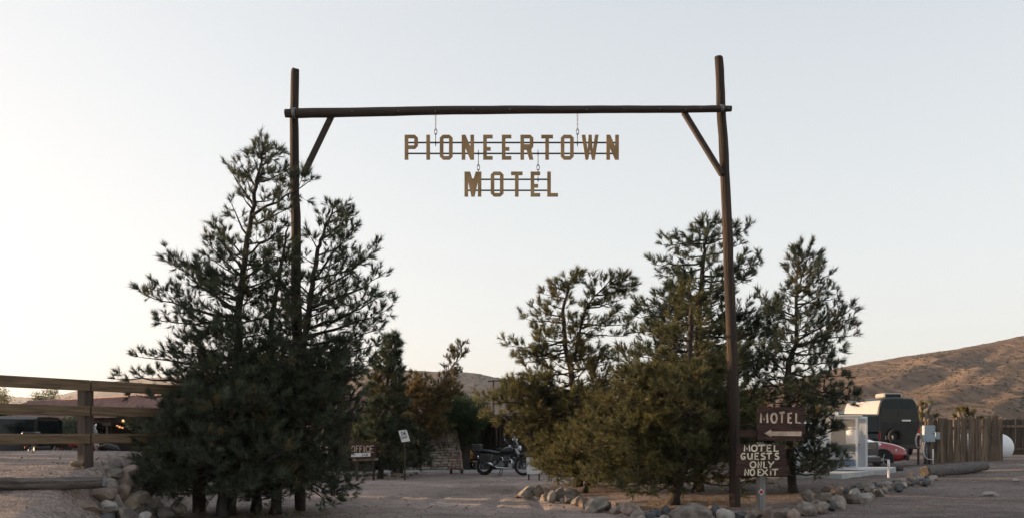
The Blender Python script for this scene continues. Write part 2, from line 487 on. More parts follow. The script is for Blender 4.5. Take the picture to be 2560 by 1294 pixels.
    def torus(s, c, R0, r, m=None, n=28, k=8, sx=1.0):
        v, f = [], []
        for i in range(n):
            a = 2 * math.pi * i / n
            for j in range(k):
                b = 2 * math.pi * j / k
                v.append(((R0 + r * math.cos(b)) * math.cos(a), (R0 + r * math.cos(b)) * math.sin(a), r * sx * math.sin(b)))
        for i in range(n):
            for j in range(k):
                i2, j2 = (i + 1) % n, (j + 1) % k
                f.append((i * k + j, i2 * k + j, i2 * k + j2, i * k + j2))
        v = np.array(v)
        if m is not None:
            v = v @ np.array(m).T
        return s.add(v + np.asarray(c, float), f)

    def prism(s, outer, holes, fr):
        """flat outline with holes, fr(x, y, k) -> 3D point for k = 0 front, 1 back"""
        loops = [outer] + list(holes)
        flat = [p for lp in loops for p in lp]
        tri = tessellate_polygon([[Vector((p[0], p[1], 0)) for p in lp] for lp in loops])
        N = len(flat)
        v = [fr(p[0], p[1], 0) for p in flat] + [fr(p[0], p[1], 1) for p in flat]
        f = [tuple(t) for t in tri] + [(t[2] + N, t[1] + N, t[0] + N) for t in tri]
        k = 0
        for lp in loops:
            m = len(lp)
            for i in range(m):
                j = (i + 1) % m
                f.append((k + i, k + j, k + j + N, k + i + N))
            k += m
        return s.add(v, f)

    def loft(s, rings, cap=True, close=True):
        n = len(rings[0])
        f = []
        for i in range(len(rings) - 1):
            for j in range(n if close else n - 1):
                k = (j + 1) % n
                f.append((i * n + j, i * n + k, (i + 1) * n + k, (i + 1) * n + j))
        if cap:
            f.append(tuple(range(n - 1, -1, -1))); f.append(tuple((len(rings) - 1) * n + j for j in range(n)))
        return s.add(np.concatenate([np.asarray(r, float) for r in rings]), f)

    def build(s, name, material, parent=None, smooth=False, label=None, kind=None, sub=0, angle=None):
        v = np.concatenate(s.v)
        if parent is not None:
            v = v - ORG.get(parent.name, 0)
        me = bpy.data.meshes.new(name)
        me.from_pydata(v.tolist(), [], s.f)
        bm = bmesh.new(); bm.from_mesh(me)
        bmesh.ops.recalc_face_normals(bm, faces=bm.faces)
        bm.to_mesh(me); bm.free()
        me.materials.append(MAT[material])
        if smooth or sub:
            me.polygons.foreach_set("use_smooth", [True] * len(me.polygons))
            if angle:
                me.set_sharp_from_angle(angle=R(angle))
        o = link(name, me, parent)
        if sub:
            md = o.modifiers.new("smooth", 'SUBSURF'); md.levels = sub; md.render_levels = sub
        return props(o, label, None, None, kind)


def copy_tree(o, parent=None):
    c = o.copy(); COL.objects.link(c); c.parent = parent
    ORG[c.name] = ORG.get(o.name, np.zeros(3))
    for ch in list(o.children):
        copy_tree(ch, c)
    return c


def solo(o, label, cat, group=None, kind=None):
    return props(o, label, cat, group, kind)


def tri_mesh(name, V, material, parent=None):
    """V: (n,3,3) loose triangles"""
    V = np.asarray(V, np.float32)
    if parent is not None:
        V = V - ORG.get(parent.name, np.zeros(3)).astype(np.float32)
    n = len(V)
    me = bpy.data.meshes.new(name)
    me.vertices.add(3 * n); me.loops.add(3 * n); me.polygons.add(n)
    me.vertices.foreach_set("co", V.reshape(-1))
    me.loops.foreach_set("vertex_index", np.arange(3 * n, dtype=np.int32))
    me.polygons.foreach_set("loop_start", np.arange(0, 3 * n, 3, dtype=np.int32))
    me.update(calc_edges=True)
    me.materials.append(MAT[material])
    return link(name, me, parent)

# ------------------------------------------------------------------ terrain
_BD = [9, 12.4, 13.4, 14.2, 15.2, 16.5, 18.5, 20.0, 22.0, 24.5, 30, 60]
_BH = [.0, .16, .36, .60, .97, 1.06, 1.15, 1.08, .5, .22, .1, .0]


def H(x, y, rough=True):
    x = np.asarray(x, float); y = np.asarray(y, float)
    edge = -6.45 + .16 * np.sin(y * 1.3) - .10 * (y - 15)
    bank = np.interp(y, _BD, _BH) * sstep(edge + .25, edge - .75, x)
    right = .27 * sstep(16.5, 25, y - .12 * (x - 8)) * sstep(3.5, 8.5, x) * sstep(260, 70, y)
    rise = .30 * sstep(10.5, 21, x) * sstep(15, 30, y) * sstep(260, 70, y)
    isl = .08 * sstep(1.0, 2.2, x + (y - 24) * .25) * sstep(16.2, 18.0, y + .22 * (x - 4)) * sstep(30, 24, y)
    z = bank + right + rise + isl
    if rough:
        near = sstep(90, 25, y)
        z = z + near * (.050 * (fbm(x * .55, y * .55, 3) - .5) + .022 * (fbm(x * 2.3 + 40, y * 3.0, 3) - .5))
        # wheel tracks sweeping in through the gate
        for k, (c0, c1) in enumerate(((-1.9, .011), (-.45, .010), (.6, .006), (-3.0, .017))):
            xc = c0 + c1 * (y - 17) ** 2 * (1 if k != 2 else -1) * .9
            z = z + (-.040 * np.exp(-((x - xc) / .12) ** 2) + .018 * np.exp(-((np.abs(x - xc) - .22) / .08) ** 2)) * (.6 + .8 * vnoise(y * .8, x)) * sstep(48, 30, y)
        # raking grooves on the slope by the road
        s = (x * .30 + y * .95)
        z = z + sstep(4.5, 7.5, x) * sstep(34, 26, y) * .034 * (vnoise(s * 5.2, x * .35) - .5)
    return z


def Hs(x, y):
    return float(H(x, y))


def ground_at(px, py, d0=9.0, d1=150.0):
    """where the ray through photo pixel (px, py) meets the ground"""
    D = np.concatenate([np.arange(d0, 45, .02), np.arange(45, d1, .1)])
    x = (px - 1280.0) / FPX * D
    z = CAMZ - (py - HOR) / FPX * D
    k = np.nonzero(z <= H(x, D))[0]
    i = k[0] if len(k) else len(D) - 1
    return np.array([x[i], D[i], Hs(x[i], D[i])])


def grid_mesh(name, X, Y, Z, material, kind='structure', smooth=True):
    ny, nx = X.shape
    v = np.stack([X, Y, Z], -1).reshape(-1, 3)
    i = np.arange((ny - 1) * (nx - 1)); r, c = i // (nx - 1), i % (nx - 1)
    a = r * nx + c
    f = np.stack([a, a + 1, a + nx + 1, a + nx], 1)
    me = bpy.data.meshes.new(name)
    me.vertices.add(len(v)); me.loops.add(4 * len(f)); me.polygons.add(len(f))
    me.vertices.foreach_set("co", v.astype(np.float32).reshape(-1))
    me.loops.foreach_set("vertex_index", f.astype(np.int32).reshape(-1))
    me.polygons.foreach_set("loop_start", np.arange(0, 4 * len(f), 4, dtype=np.int32))
    me.polygons.foreach_set("use_smooth", np.ones(len(f), bool))
    me.update(calc_edges=True)
    me.materials.append(MAT[material])
    o = link(name, me)
    return props(o, kind=kind)


def axis(core, lo, hi, g=1.18):
    a = list(core)
    st = core[-1] - core[-2]
    while a[-1] < hi:
        st *= g; a.append(a[-1] + st)
    st = core[1] - core[0]
    while a[0] > lo:
        st *= g; a.insert(0, a[0] - st)
    return np.array(a)


_gx = axis(np.arange(-10.5, 11.5, .13), -5200, 5200, 1.14)
_gy = axis(np.arange(12.0, 30.0, .11), -400, 7000, 1.14)
_GX, _GY = np.meshgrid(_gx, _gy)
ground = grid_mesh('ground', _GX, _GY, H(_GX, _GY), 'ground')


# ------------------------------------------------------------------ hills
HILLS = []


def skyline_hill(name, pts, D0, depth, material, az_n, r_n, gully, seed, front=None):
    """a hill whose crest stands along the skyline points (px, py, D); it runs down towards the viewer and away behind"""
    px = np.array([p[0] for p in pts], float)
    hh = np.array([(HOR - p[1]) / FPX * p[2] for p in pts]) + CAMZ
    dd = np.array([p[2] for p in pts], float)
    u = np.linspace(px[0], px[-1], az_n)
    def smooth(arr, k=9):
        return np.convolve(np.pad(arr, k, mode='edge'), np.ones(2 * k + 1) / (2 * k + 1), 'valid')
    hc = smooth(np.interp(u, px, hh)); dc = smooth(np.interp(u, px, dd))
    t = np.concatenate([np.linspace(0, 1, r_n), np.linspace(1.03, 1.6, 14)])
    T, U = np.meshgrid(t, u, indexing='ij')
    DC = np.broadcast_to(dc, T.shape); HC = np.broadcast_to(hc, T.shape)
    D = DC * (1 - depth) + DC * depth * T
    X = (U - 1280.0) / FPX * DC * (.35 + .65 * D / DC)
    prof = np.where(T <= 1, np.clip(T, 0, 1) ** 1.35, np.clip(1 - (T - 1) / .6, 0, 1))
    Z = HC * prof
    Z = Z + gully(X, D, T, HC)
    Z = np.where(T < .02, -4, Z)
    HILLS.append((X, D, Z, r_n))
    return grid_mesh(name, X, D, Z, material)


def gully_near(X, D, T, HC):
    s = (X * .80 - D * .60)            # across the spurs
    w = (X * .60 + D * .80)            # along the spurs
    a = fbm(s / 62 + 1.2 * fbm(w / 150, s / 150, 3), w / 330, 2)
    rid = 1 - np.abs(2 * a - 1) * 2.2
    b = fbm(s / 21 + 3 + .8 * fbm(w / 60, s / 60, 2), w / 95, 3)
    rid2 = 1 - np.abs(2 * b - 1) * 2
    env = np.clip(T * (1.0 - T), 0, 1) * 2.8
    fine = fbm(X / 7, D / 22, 4) - .5
    return HC * env * (.25 * (rid - .35) + .05 * (rid2 - .3)) + 0.7 * fine * np.clip(T * 3, 0, 1) + .35 * (vnoise(X / 2.0, D / 6.5) - .5)


def gully_far(X, D, T, HC):
    a = fbm(X / 160, D / 260, 4)
    env = np.clip(T * (1.0 - T), 0, 1) * 2.2
    return HC * env * .28 * (a - .5) + 5 * (fbm(X / 26, D / 26, 3) - .5) * np.clip(T * 3, 0, 1)


skyline_hill('hill', [(1480, 1062, 640), (1700, 1015, 640), (1990, 947, 640), (2100, 917, 640), (2240, 893, 640), (2350, 878, 640), (2450, 861, 640), (2560, 838, 640),
                      (2800, 800, 640), (3200, 770, 640), (3700, 800, 640)], 640, .62, 'hill', 620, 230, gully_near, 1)
skyline_hill('hill', [(-900, 920, 4800), (-300, 965, 4800), (0, 987, 4800), (90, 996, 4700), (150, 988, 4500), (210, 970, 4300), (300, 946, 4000), (440, 940, 3400), (640, 930, 2300), (880, 922, 1500),
                      (1010, 923, 1450), (1160, 930, 1400), (1250, 944, 1400), (1350, 965, 1400), (1450, 992, 1400), (1600, 1030, 1400), (1800, 1060, 1400)],
             1500, .35, 'hill_far', 420, 60, gully_far, 2)


def hill_scrub(k, n, size, label, px0, px1):
    """low desert bushes dotted over a hillside"""
    X, D, Z, rn = HILLS[k]
    rg = np.random.default_rng(70 + k)
    px = 1280 + X[0] / D[0] * FPX
    i = rg.uniform(1, rn - 1.01, n * 3); j = rg.uniform(0, X.shape[1] - 1.01, n * 3)
    a, b = i.astype(int), j.astype(int); u, v = i - a, j - b
    f = lambda M: (M[a, b] * (1 - u) + M[a + 1, b] * u) * (1 - v) + (M[a, b + 1] * (1 - u) + M[a + 1, b + 1] * u) * v
    x, y, z = f(X), f(D), f(Z)
    p = 1280 + x / y * FPX
    ok = (p > px0) & (p < px1) & (rg.random(n * 3) < .35 + .65 * fbm(x / 40, y / 40, 3))
    x, y, z = x[ok][:n], y[ok][:n], z[ok][:n]
    m = len(x)
    base = np.array([[0, 0, 1.], [1, 0, .35], [.3, .95, .4], [-.8, .6, .3], [-.8, -.6, .4], [.3, -.95, .3]])
    fc = [(0, 1, 2), (0, 2, 3), (0, 3, 4), (0, 4, 5), (0, 5, 1)]
    s = size * np.minimum(rg.lognormal(0, .6, m), 3.0)
    V = base[None] * (s[:, None, None] * rg.uniform(.6, 1.2, (m, 6, 1)) * np.array([1, 1, .8])) + np.stack([x, y, z - .15 * s], 1)[:, None]
    tri = V[:, np.array(fc).reshape(-1)].reshape(-1, 3, 3)
    o = tri_mesh('scrub', tri, 'scrub')
    props(o, label, 'scrub', None, 'stuff')


hill_scrub(0, 13000, .40, 'low desert scrub dotting the near hillside', 1850, 2750)
hill_scrub(1, 6000, 1.2, 'low desert scrub dotting the far hillside', 780, 1500)

# ------------------------------------------------------------------ gateway of logs
GD = 17.8
gate = thing('log_gateway', 'tall gateway of two weathered log posts and a long log crossbeam', 'gateway', P(1290, 1275, GD) * [1, 1, 0], world=True)


def wobble_line(pts, n, amp, seed):
    pts = np.asarray(pts, float)
    t = np.linspace(0, len(pts) - 1, n)
    out = np.stack([np.interp(t, range(len(pts)), pts[:, k]) for k in range(3)], 1)
    rg = np.random.default_rng(seed)
    j = rg.normal(0, amp, (n, 3)); j[:, 2] *= .2
    return out + j


def log_post(pxs, r0, r1, seed):
    pts = [P(a, b, GD) for a, b in pxs]
    pts[0][2] = -.3
    ln = wobble_line(pts, 26, .004, seed)
    rr = np.linspace(r0, r1, 26) * (1 + .02 * np.random.default_rng(seed).normal(0, 1, 26))
    rr[-1] *= .62
    rr[-2] *= .93
    return MB().tube(ln, rr, 14, noise=.035, seed=seed).build('post', 'log', gate, smooth=True, angle=50)


log_post([(752, 1290), (746, 1000), (741, 700), (737, 450), (735, 300), (738, 180), (738, 171)], .104, .072, 1)
log_post([(1839, 1290), (1834, 1000), (1823, 700), (1813, 450), (1803, 270), (1797, 150), (1797, 140)], .112, .076, 2)
bp = [P(713, 283.5, GD - .20), P(900, 280.5, GD - .2), P(1090, 276.5, GD - .2), P(1280, 274.5, GD - .2), P(1500, 273.8, GD - .2), P(1700, 273.2, GD - .2), P(1829, 272, GD - .2)]
ln = wobble_line(bp, 34, .003, 5)
rb = np.interp(np.linspace(0, 1, 34), [0, .5, 1], [.094, .078, .064]); rb[0] *= .85; rb[-1] *= .85
MB().tube(ln, rb, 14, noise=.03, seed=6).build('crossbeam', 'beam', gate, smooth=True, angle=50)
MB().beam(P(830, 288, GD - .12), P(757, 440, GD - .10), .10, .115, up=(0, 1, 0), ch=.014).build('brace', 'beam', gate)
MB().beam(P(1709, 280, GD - .12), P(1805, 437, GD - .10), .10, .115, up=(0, 1, 0), ch=.014).build('brace', 'beam', gate)
for cx, cy, rr in ((735, 283, .096), (1805, 272, .070)):
    c = P(cx, cy, GD - .2)
    m = MB()
    ang = np.linspace(R(-75), R(255), 22)
    for w0, w1 in ((-.03, .03),):
        ring = []
        for a in ang:
            y, z = -math.cos(a - R(90)) * 0, 0
        outer = [(math.cos(a), math.sin(a)) for a in np.linspace(0, 2 * math.pi, 24, endpoint=False)]
        rings = [[(w, -rr * 1.07 * q[0], rr * 1.07 * q[1]) for q in outer] for w in (-.03, .03)]
        m.loft([np.array(r_) + c for r_ in rings])
    m.build('strap', 'steel', gate, smooth=True, angle=40)
for k, bx in enumerate((880, 996, 1088, 1182, 1275, 1467, 1560, 1650, 1715, 1752, 1822)):
    by = float(np.interp(bx, [713, 900, 1280, 1829], [283, 280, 274, 272])) - 2 + (k % 3) * 1.5
    MB().lathe([(.0, -.012), (.013, -.012), (.013, .004), (.006, .012)], 8, P(bx, by, GD - .285), m=[[1, 0, 0], [0, 0, -1], [0, 1, 0]]).build('bolt', 'steel', gate)


# ------------------------------------------------------------------ hanging letter signs
def octo(x0, y0, x1, y1, c):
    return [(x0 + c, y0), (x1 - c, y0), (x1, y0 + c), (x1, y1 - c), (x1 - c, y1), (x0 + c, y1), (x0, y1 - c), (x0, y0 + c)]


def block_letter(ch, w, h, s=9.2, b=8.2):
    """outline and holes of a slab-cut letter, y downward"""
    c = 7.5
    if ch == 'I': return [(0, 0), (s, 0), (s, h), (0, h)], []
    if ch == 'O': return octo(0, 0, w, h, c), [octo(s, b, w - s, h - b, 1.2)[::-1]]
    if ch == 'T': return [(0, 0), (w, 0), (w, b), (w / 2 + s / 2, b), (w / 2 + s / 2, h), (w / 2 - s / 2, h), (w / 2 - s / 2, b), (0, b)], []
    if ch == 'L': return [(0, 0), (s, 0), (s, h - b), (w, h - b), (w, h), (0, h)], []
    if ch == 'E':
        m0, m1 = h * .50, h * .635
        return [(0, 0), (w, 0), (w, b), (s, b), (s, m0), (w * .79, m0), (w * .79, m1), (s, m1), (s, h - b), (w, h - b), (w, h), (0, h)], []
    if ch == 'N': return [(0, 0), (s * 1.05, 0), (w - s, h * .47), (w - s, 0), (w, 0), (w, h), (w - s * 1.05, h), (s, h * .53), (s, h), (0, h)], []
    if ch == 'P':
        pb = h * .565
        return [(0, 0), (w - c, 0), (w, c), (w, pb - c), (w - c, pb), (s, pb), (s, h), (0, h)], [[(s, b), (s, pb - b), (w - s, pb - b), (w - s, b)]]
    if ch == 'R':
        pb = h * .60
        return [(0, 0), (w - c, 0), (w, c), (w, pb - c - 1), (w - 5.5, pb), (w, h), (w - s * 1.1, h), (s + 6, pb), (s, pb), (s, h), (0, h)], [[(s, b), (s, pb - b - 5), (w - s, pb - b - 5), (w - s, b)]]
    if ch == 'W':
        q = w / 2
        return [(0, 0), (s, 0), (s * 1.62, h * .60), (q - s * .42, 0), (q + s * .42, 0), (w - s * 1.62, h * .60), (w - s, 0), (w, 0), (w - s * 1.02, h), (q + s * .50, h), (q, h * .60), (q - s * .50, h), (s * 1.02, h)], []
    if ch == 'M':
        q = w / 2
        return [(0, 0), (s * 1.55, 0), (q, h * .36), (w - s * 1.55, 0), (w, 0), (w - .4, h), (w - s, h), (w - s, h * .42), (q + s * .45, h), (q - s * .45, h), (s, h * .42), (s, h), (0, h)], []


def letter_sign(name, label, spec, y0, y1, rails, rail_x, D=GD):
    t = thing(name, label, 'sign', P((rail_x[0] + rail_x[1]) / 2, y1, D), world=True)
    for ch, x0, x1 in spec:
        out, holes = block_letter(ch, x1 - x0, y1 - y0)
        fr = lambda x, y, k: P(x0 + x, y0 + y, D) + np.array([0, -.020 + .034 * k, 0])
        MB().prism(out, holes, fr).build('letter', 'letter', t)
    for ry in rails:
        MB().beam(P(rail_x[0], ry, D) + [0, .036, 0], P(rail_x[1], ry, D) + [0, .036, 0], .024, .026).build('rail', 'black_metal', t)
    return t


def chain(parent, px, ya, yb, D, links, big=True):
    """chain of steel links from ya to yb"""
    m = MB()
    a, b = P(px, ya, D) + [0, .036, 0], P(px, yb, D) + [0, .036, 0]
    L = a[2] - b[2]
    n = links
    st = L / n
    for i in range(n):
        zc = a[2] - st * (i + .5)
        pts = []
        for q in np.linspace(0, 2 * math.pi, 12, endpoint=False):
            ww = st * .30
            hh = st * .66
            o = (ww * math.cos(q), 0, hh * math.sin(q)) if i % 2 == 0 else (0, ww * math.cos(q), hh * math.sin(q))
            pts.append(np.array([a[0], a[1], zc]) + o)
        pts.append(pts[0])
        m.tube(pts, max(.0038, st * .10), 5, cap=False)
    return m.build('chain', 'chain', parent, smooth=True)


def rod(parent, px, ya, yb, D=GD):
    m = MB().bar(P(px, ya, D) + [0, .036, 0], P(px, yb, D) + [0, .036, 0], .007, 8)
    return m.build('rod', 'black_metal', parent, smooth=True)


Q = lambda u: 960 + u / 4
V = lambda v: 230 + v / 4
top_sign = letter_sign('hanging_sign', 'hanging gold block letters reading PIONEERTOWN on two black bars',
                       [(c, Q(a), Q(b)) for c, a, b in (('P', 207, 340), ('I', 424, 461), ('O', 558, 687), ('N', 777, 901), ('E', 992, 1087), ('E', 1178, 1274), ('R', 1364, 1494),
                                                        ('T', 1572, 1690), ('O', 1767, 1897), ('W', 1976, 2146), ('N', 2223, 2348))], V(432), V(678), (V(502), V(611)), (Q(226), Q(2330)))
for u in (515, 1936):
    chain(top_sign, Q(u), V(215), V(375), GD, 7)
    chain(top_sign, Q(u), V(372), V(415), GD, 1)
    rod(top_sign, Q(u), V(408), V(540))
    MB().box(P(Q(u), V(502), GD) + [0, .05, 0], (.022, .03, .06)).build('clamp', 'black_metal', top_sign)
low_sign = letter_sign('hanging_sign', 'hanging gold block letters reading MOTEL below the longer sign', [(c, Q(a), Q(b)) for c, a, b in (('M', 805, 975), ('O', 1067, 1196), ('T', 1270, 1386), ('E', 1466, 1562), ('L', 1632, 1740))],
                       V(800), V(1047), (V(870), V(980)), (Q(830), Q(1660)))
for u in (943, 1541):
    rod(low_sign, Q(u), V(575), V(735))
    chain(low_sign, Q(u), V(728), V(772), GD, 1)
    rod(low_sign, Q(u), V(768), V(895))
    MB().box(P(Q(u), V(611), GD) + [0, .052, 0], (.022, .03, .05)).build('clamp', 'black_metal', low_sign)
    MB().box(P(Q(u), V(870), GD) + [0, .052, 0], (.022, .03, .05)).build('clamp', 'black_metal', low_sign)

# ------------------------------------------------------------------ pines
def shoot_template(rng, n, spread=(14, 52), ln=(.42, .75), w=.024, back=0.0):
    """one needle shoot of unit length along +z: n slim triangles"""
    t = rng.random(n) ** .75
    az = rng.random(n) * 2 * np.pi
    th = np.radians(spread[0] + (spread[1] - spread[0]) * (1 - t * .75) * rng.uniform(.6, 1.2, n))
    L = rng.uniform(*ln, n)
    rad = np.stack([np.cos(az), np.sin(az), np.zeros(n)], 1)
    d = rad * np.sin(th)[:, None] + np.array([0, 0, 1.]) * np.cos(th)[:, None]
    d += rng.normal(0, .10, (n, 3))
    b = np.stack([np.zeros(n), np.zeros(n), t * .8 - back], 1) + rad * .012
    side = np.cross(d, rng.normal(0, 1, (n, 3)))
    side /= np.linalg.norm(side, axis=1)[:, None] + 1e-9
    ww = w * rng.uniform(.7, 1.3, n)[:, None]
    k = max(3, n // 4)                                     # a denser heart to each shoot
    L[:k] *= .62; ww[:k] *= 2.2; d[:k] = d[:k] * .55 + np.array([0, 0, .6])
    return np.stack([b - side * ww, b + side * ww, b + d * L[:, None]], 1)


def leaf_template(rng, n, size=.35):
    """a spray of n broad leaves"""
    c = rng.normal(0, .42, (n, 3))
    a = rng.normal(0, 1, (n, 3)); a /= np.linalg.norm(a, axis=1)[:, None]
    s = np.cross(a, rng.normal(0, 1, (n, 3))); s /= np.linalg.norm(s, axis=1)[:, None]
    return np.concatenate([np.stack([c, c + a * size * .5 + s * size * .28, c + a * size], 1), np.stack([c, c + a * size, c + a * size * .5 - s * size * .28], 1)])


def rot_to(dirs, rng):
    """rotation matrices taking +z to each dir, random spin"""
    d = dirs / (np.linalg.norm(dirs, axis=1)[:, None] + 1e-9)
    r = rng.normal(0, 1, d.shape)
    u = np.cross(d, r); u /= np.linalg.norm(u, axis=1)[:, None] + 1e-9
    v = np.cross(d, u)
    return np.stack([u, v, d], 2)


def place_shoots(pos, dirs, scale, temps, rng):
    pos = np.asarray(pos); dirs = np.asarray(dirs); scale = np.asarray(scale)
    M = rot_to(dirs, rng)
    pick = rng.integers(0, len(temps), len(pos))
    out = []
    for k, tp in enumerate(temps):
        i = np.nonzero(pick == k)[0]
        if not len(i): continue
        v = np.einsum('nij,tkj->ntki', M[i], tp) * scale[i][:, None, None, None] + pos[i][:, None, None, :]
        out.append(v.reshape(-1, 3, 3))
    return np.concatenate(out)


def nrm(v):
    v = np.asarray(v, float)
    return v / (np.linalg.norm(v) + 1e-12)


class Tree:
    def __init__(s, seed, shoot=.15, side_step=.105, sub_step=.10, fill=1.0, up=.4, sparse=0.0, bare=.0):
        s.r = np.random.default_rng(seed)
        s.wood, s.twigs = MB(), MB()
        s.sp, s.sd, s.ss = [], [], []
        s.shoot, s.side_step, s.sub_step, s.fill, s.up, s.sparse, s.bare = shoot, side_step, sub_step, fill, up, sparse, bare
        s.cones = []

    def put(s, p, d, k=1.0):
        if s.r.random() < s.sparse: return
        s.sp.append(p); s.sd.append(nrm(np.asarray(d) + UP * s.up + s.r.normal(0, .22, 3))); s.ss.append(s.shoot * k * s.r.uniform(.62, 1.32))

    def trunk(s, pts, r0, r1, n=9):
        pts = np.asarray(pts, float)
        t = np.linspace(0, len(pts) - 1, max(12, len(pts) * 4))
        ln = np.stack([np.interp(t, range(len(pts)), pts[:, k]) for k in range(3)], 1)
        ln[1:-1] += s.r.normal(0, .012, ln[1:-1].shape)
        rr = r0 + (r1 - r0) * np.linspace(0, 1, len(ln)) ** .8
        rr[0] *= 1.35
        s.wood.tube(ln, rr, n, noise=.05, seed=int(s.r.integers(1e6)))
        s.tl = ln
        return ln

    def limb(s, p0, p1, r0=.03, sag=.22, spread=.42, start=.22, kink=.03):
        p0 = np.asarray(p0, float); p1 = np.asarray(p1, float)
        L = np.linalg.norm(p1 - p0)
        if L < .12: return
        n = max(5, int(L / .16))
        t = np.linspace(0, 1, n)
        pts = p0 + (p1 - p0) * t[:, None] + UP * (sag * L * (t * t - t))[:, None]
        pts[1:-1] += s.r.normal(0, kink * min(L, 1.2) * .5, (n - 2, 3))
        s.wood.tube(pts, np.linspace(r0, .005, n), 6)
        tan = np.gradient(pts, axis=0)
        k = start * L + s.r.random() * s.side_step
        sgn = 1
        while k < L:
            q = k / L
            p = np.array([np.interp(q, t, pts[:, j]) for j in range(3)])
            d = nrm([np.interp(q, t, tan[:, j]) for j in range(3)])
            sd = np.cross(d, UP)
            if np.linalg.norm(sd) < .2: sd = s.r.normal(0, 1, 3)
            sd = nrm(sd) * sgn
            sgn = -sgn
            ph = s.r.normal(.25, .55)
            dd = nrm(d * s.r.uniform(.45, .9) + sd * math.cos(ph) + UP * math.sin(ph) * .9)
            ln = np.clip(L * spread * (1.12 - .78 * q) * s.r.uniform(.55, 1.2), .10, .95)
            s.twig(p, dd, ln)
            k += s.side_step * s.r.uniform(.6, 1.35) / s.fill
        e = nrm(tan[-1])
        for _ in range(4):
            s.put(pts[-1] - e * s.r.random() * .05, e + s.r.normal(0, .35, 3))

    def tuft(s, p, d, n, k=1.0):
        for i in range(n):
            s.put(p - nrm(d) * s.r.random() * .03, nrm(d) + s.r.normal(0, .42, 3) * (i > 0), k)

    def twig(s, p, d, ln):
        n = max(3, int(ln / .12) + 1)
        t = np.linspace(0, 1, n)
        pts = p + d * (ln * t)[:, None] + UP * (.16 * ln * t * t)[:, None]
        s.twigs.tube(pts, np.linspace(.004 + .008 * ln, .0025, n), 3, cap=False)
        if ln > .20:
            k = max(ln * s.bare + .05, ln * .25)
            while k < ln * .92:
                q = k / ln
                b = p + d * k + UP * .16 * ln * q * q
                dd = nrm(d * .75 + s.r.normal(0, .62, 3) + UP * .12)
                l2 = ln * .38 * s.r.uniform(.5, 1.15) * (1.1 - .6 * q)
                e = b + dd * l2
                if l2 > .08:
                    s.twigs.tube([b, e], [.0035, .002], 3, cap=False)
                s.tuft(e, dd, 2 if l2 < .12 else 3, .92)
                k += s.sub_step * s.r.uniform(.7, 1.4) / s.fill
        s.tuft(pts[-1], d + UP * .1, 4, 1.05)
        if s.r.random() < .05: s.cones.append(pts[-1] - d * ln * .3)

    def dress(s, path, ln=(.14, .34), step=.055):
        """leafy side twigs all along a leader"""
        path = np.asarray(path, float)
        seg = np.linalg.norm(np.diff(path, axis=0), axis=1); cum = np.concatenate([[0], np.cumsum(seg)])
        k = .04
        while k < cum[-1]:
            p = np.array([np.interp(k, cum, path[:, j]) for j in range(3)])
            i = min(len(seg) - 1, int(np.searchsorted(cum, k)) - 1)
            d = nrm(path[i + 1] - path[i])
            sd = nrm(np.cross(d, s.r.normal(0, 1, 3)))
            s.twig(p, nrm(d * .55 + sd), s.r.uniform(*ln) * (1.15 - .6 * k / cum[-1]))
            k += step * s.r.uniform(.6, 1.4)
        s.tuft(path[-1], path[-1] - path[-2], 5, 1.0)

    def dress_top(s, u=.72, **k):
        i = int(len(s.tl) * u)
        s.dress(s.tl[i:], **k)

    def whorl(s, n, h0, h1, prof, rise=(.15, .35), keep=None, **k):
        """n limbs spread round the trunk between heights h0 and h1; prof(u) is the reach, u = 0 low, 1 high"""
        z = s.tl[:, 2]
        a = s.r.random() * 6.28
        for i in range(n):
            u = (i + s.r.random()) / n
            h = h0 + (h1 - h0) * u
            b = np.array([np.interp(h, z, s.tl[:, 0]), np.interp(h, z, s.tl[:, 1]), h])
            a += 2.4 + s.r.normal(0, .3)
            rr = prof(u) * s.r.uniform(.72, 1.08)
            e = b + np.array([math.cos(a) * rr, math.sin(a) * rr, rr * s.r.uniform(*rise)])
            if e[2] < Hs(e[0], e[1]) + .18: e[2] = Hs(e[0], e[1]) + .18
            if keep and not keep(e): continue
            s.limb(b, e, r0=.010 + .012 * rr, **k)

    def finish(s, name, label, needle, bark='bark', needles=34, temps=None, w=.024, group=None, ln=(.5, .85), cat='tree', loc=None):
        b = s.wood.v[0].mean(0) if loc is None else loc
        base = s.tl[0].copy() if loc is None else np.array(loc)
        base[2] = Hs(base[0], base[1])
        t = thing(name, label, cat, base, group=group, world=True)
        s.wood.build('trunk', bark, t, smooth=True)
        if s.twigs.n:
            s.twigs.build('twigs', 'twig', t, kind='stuff')
        tp = temps or [shoot_template(s.r, needles, w=w, ln=ln) for _ in range(7)]
        sp, sd, ss = np.asarray(s.sp), np.asarray(s.sd), np.asarray(s.ss)
        dry = (vnoise(sp[:, 0] * 2.1 + sp[:, 2] * 1.7, sp[:, 1] * 2.1 + 5) > .80) & (s.r.random(len(sp)) < .5)
        V = place_shoots(sp[~dry], sd[~dry], ss[~dry], tp, s.r)
        tri_mesh('crown', V, needle, t)
        if dry.sum() > 5:
            tri_mesh('dry_tufts', place_shoots(sp[dry], sd[dry], ss[dry], tp, s.r), 'needle_brown', t)['kind'] = 'stuff'
        if s.cones:
            m = MB()
            for c in s.cones[:60]:
                m.lathe([(.004, -.045), (.022, -.02), (.026, 0), (.017, .025), (.003, .042)], 6, c, m=rot_to(s.r.normal(0, 1, (1, 3)) - [[0, 0, .8]], s.r)[0])
            m.build('cones', 'cone', t, kind='stuff')
        TREES.append((name, len(V)))
        return t


TREES = []


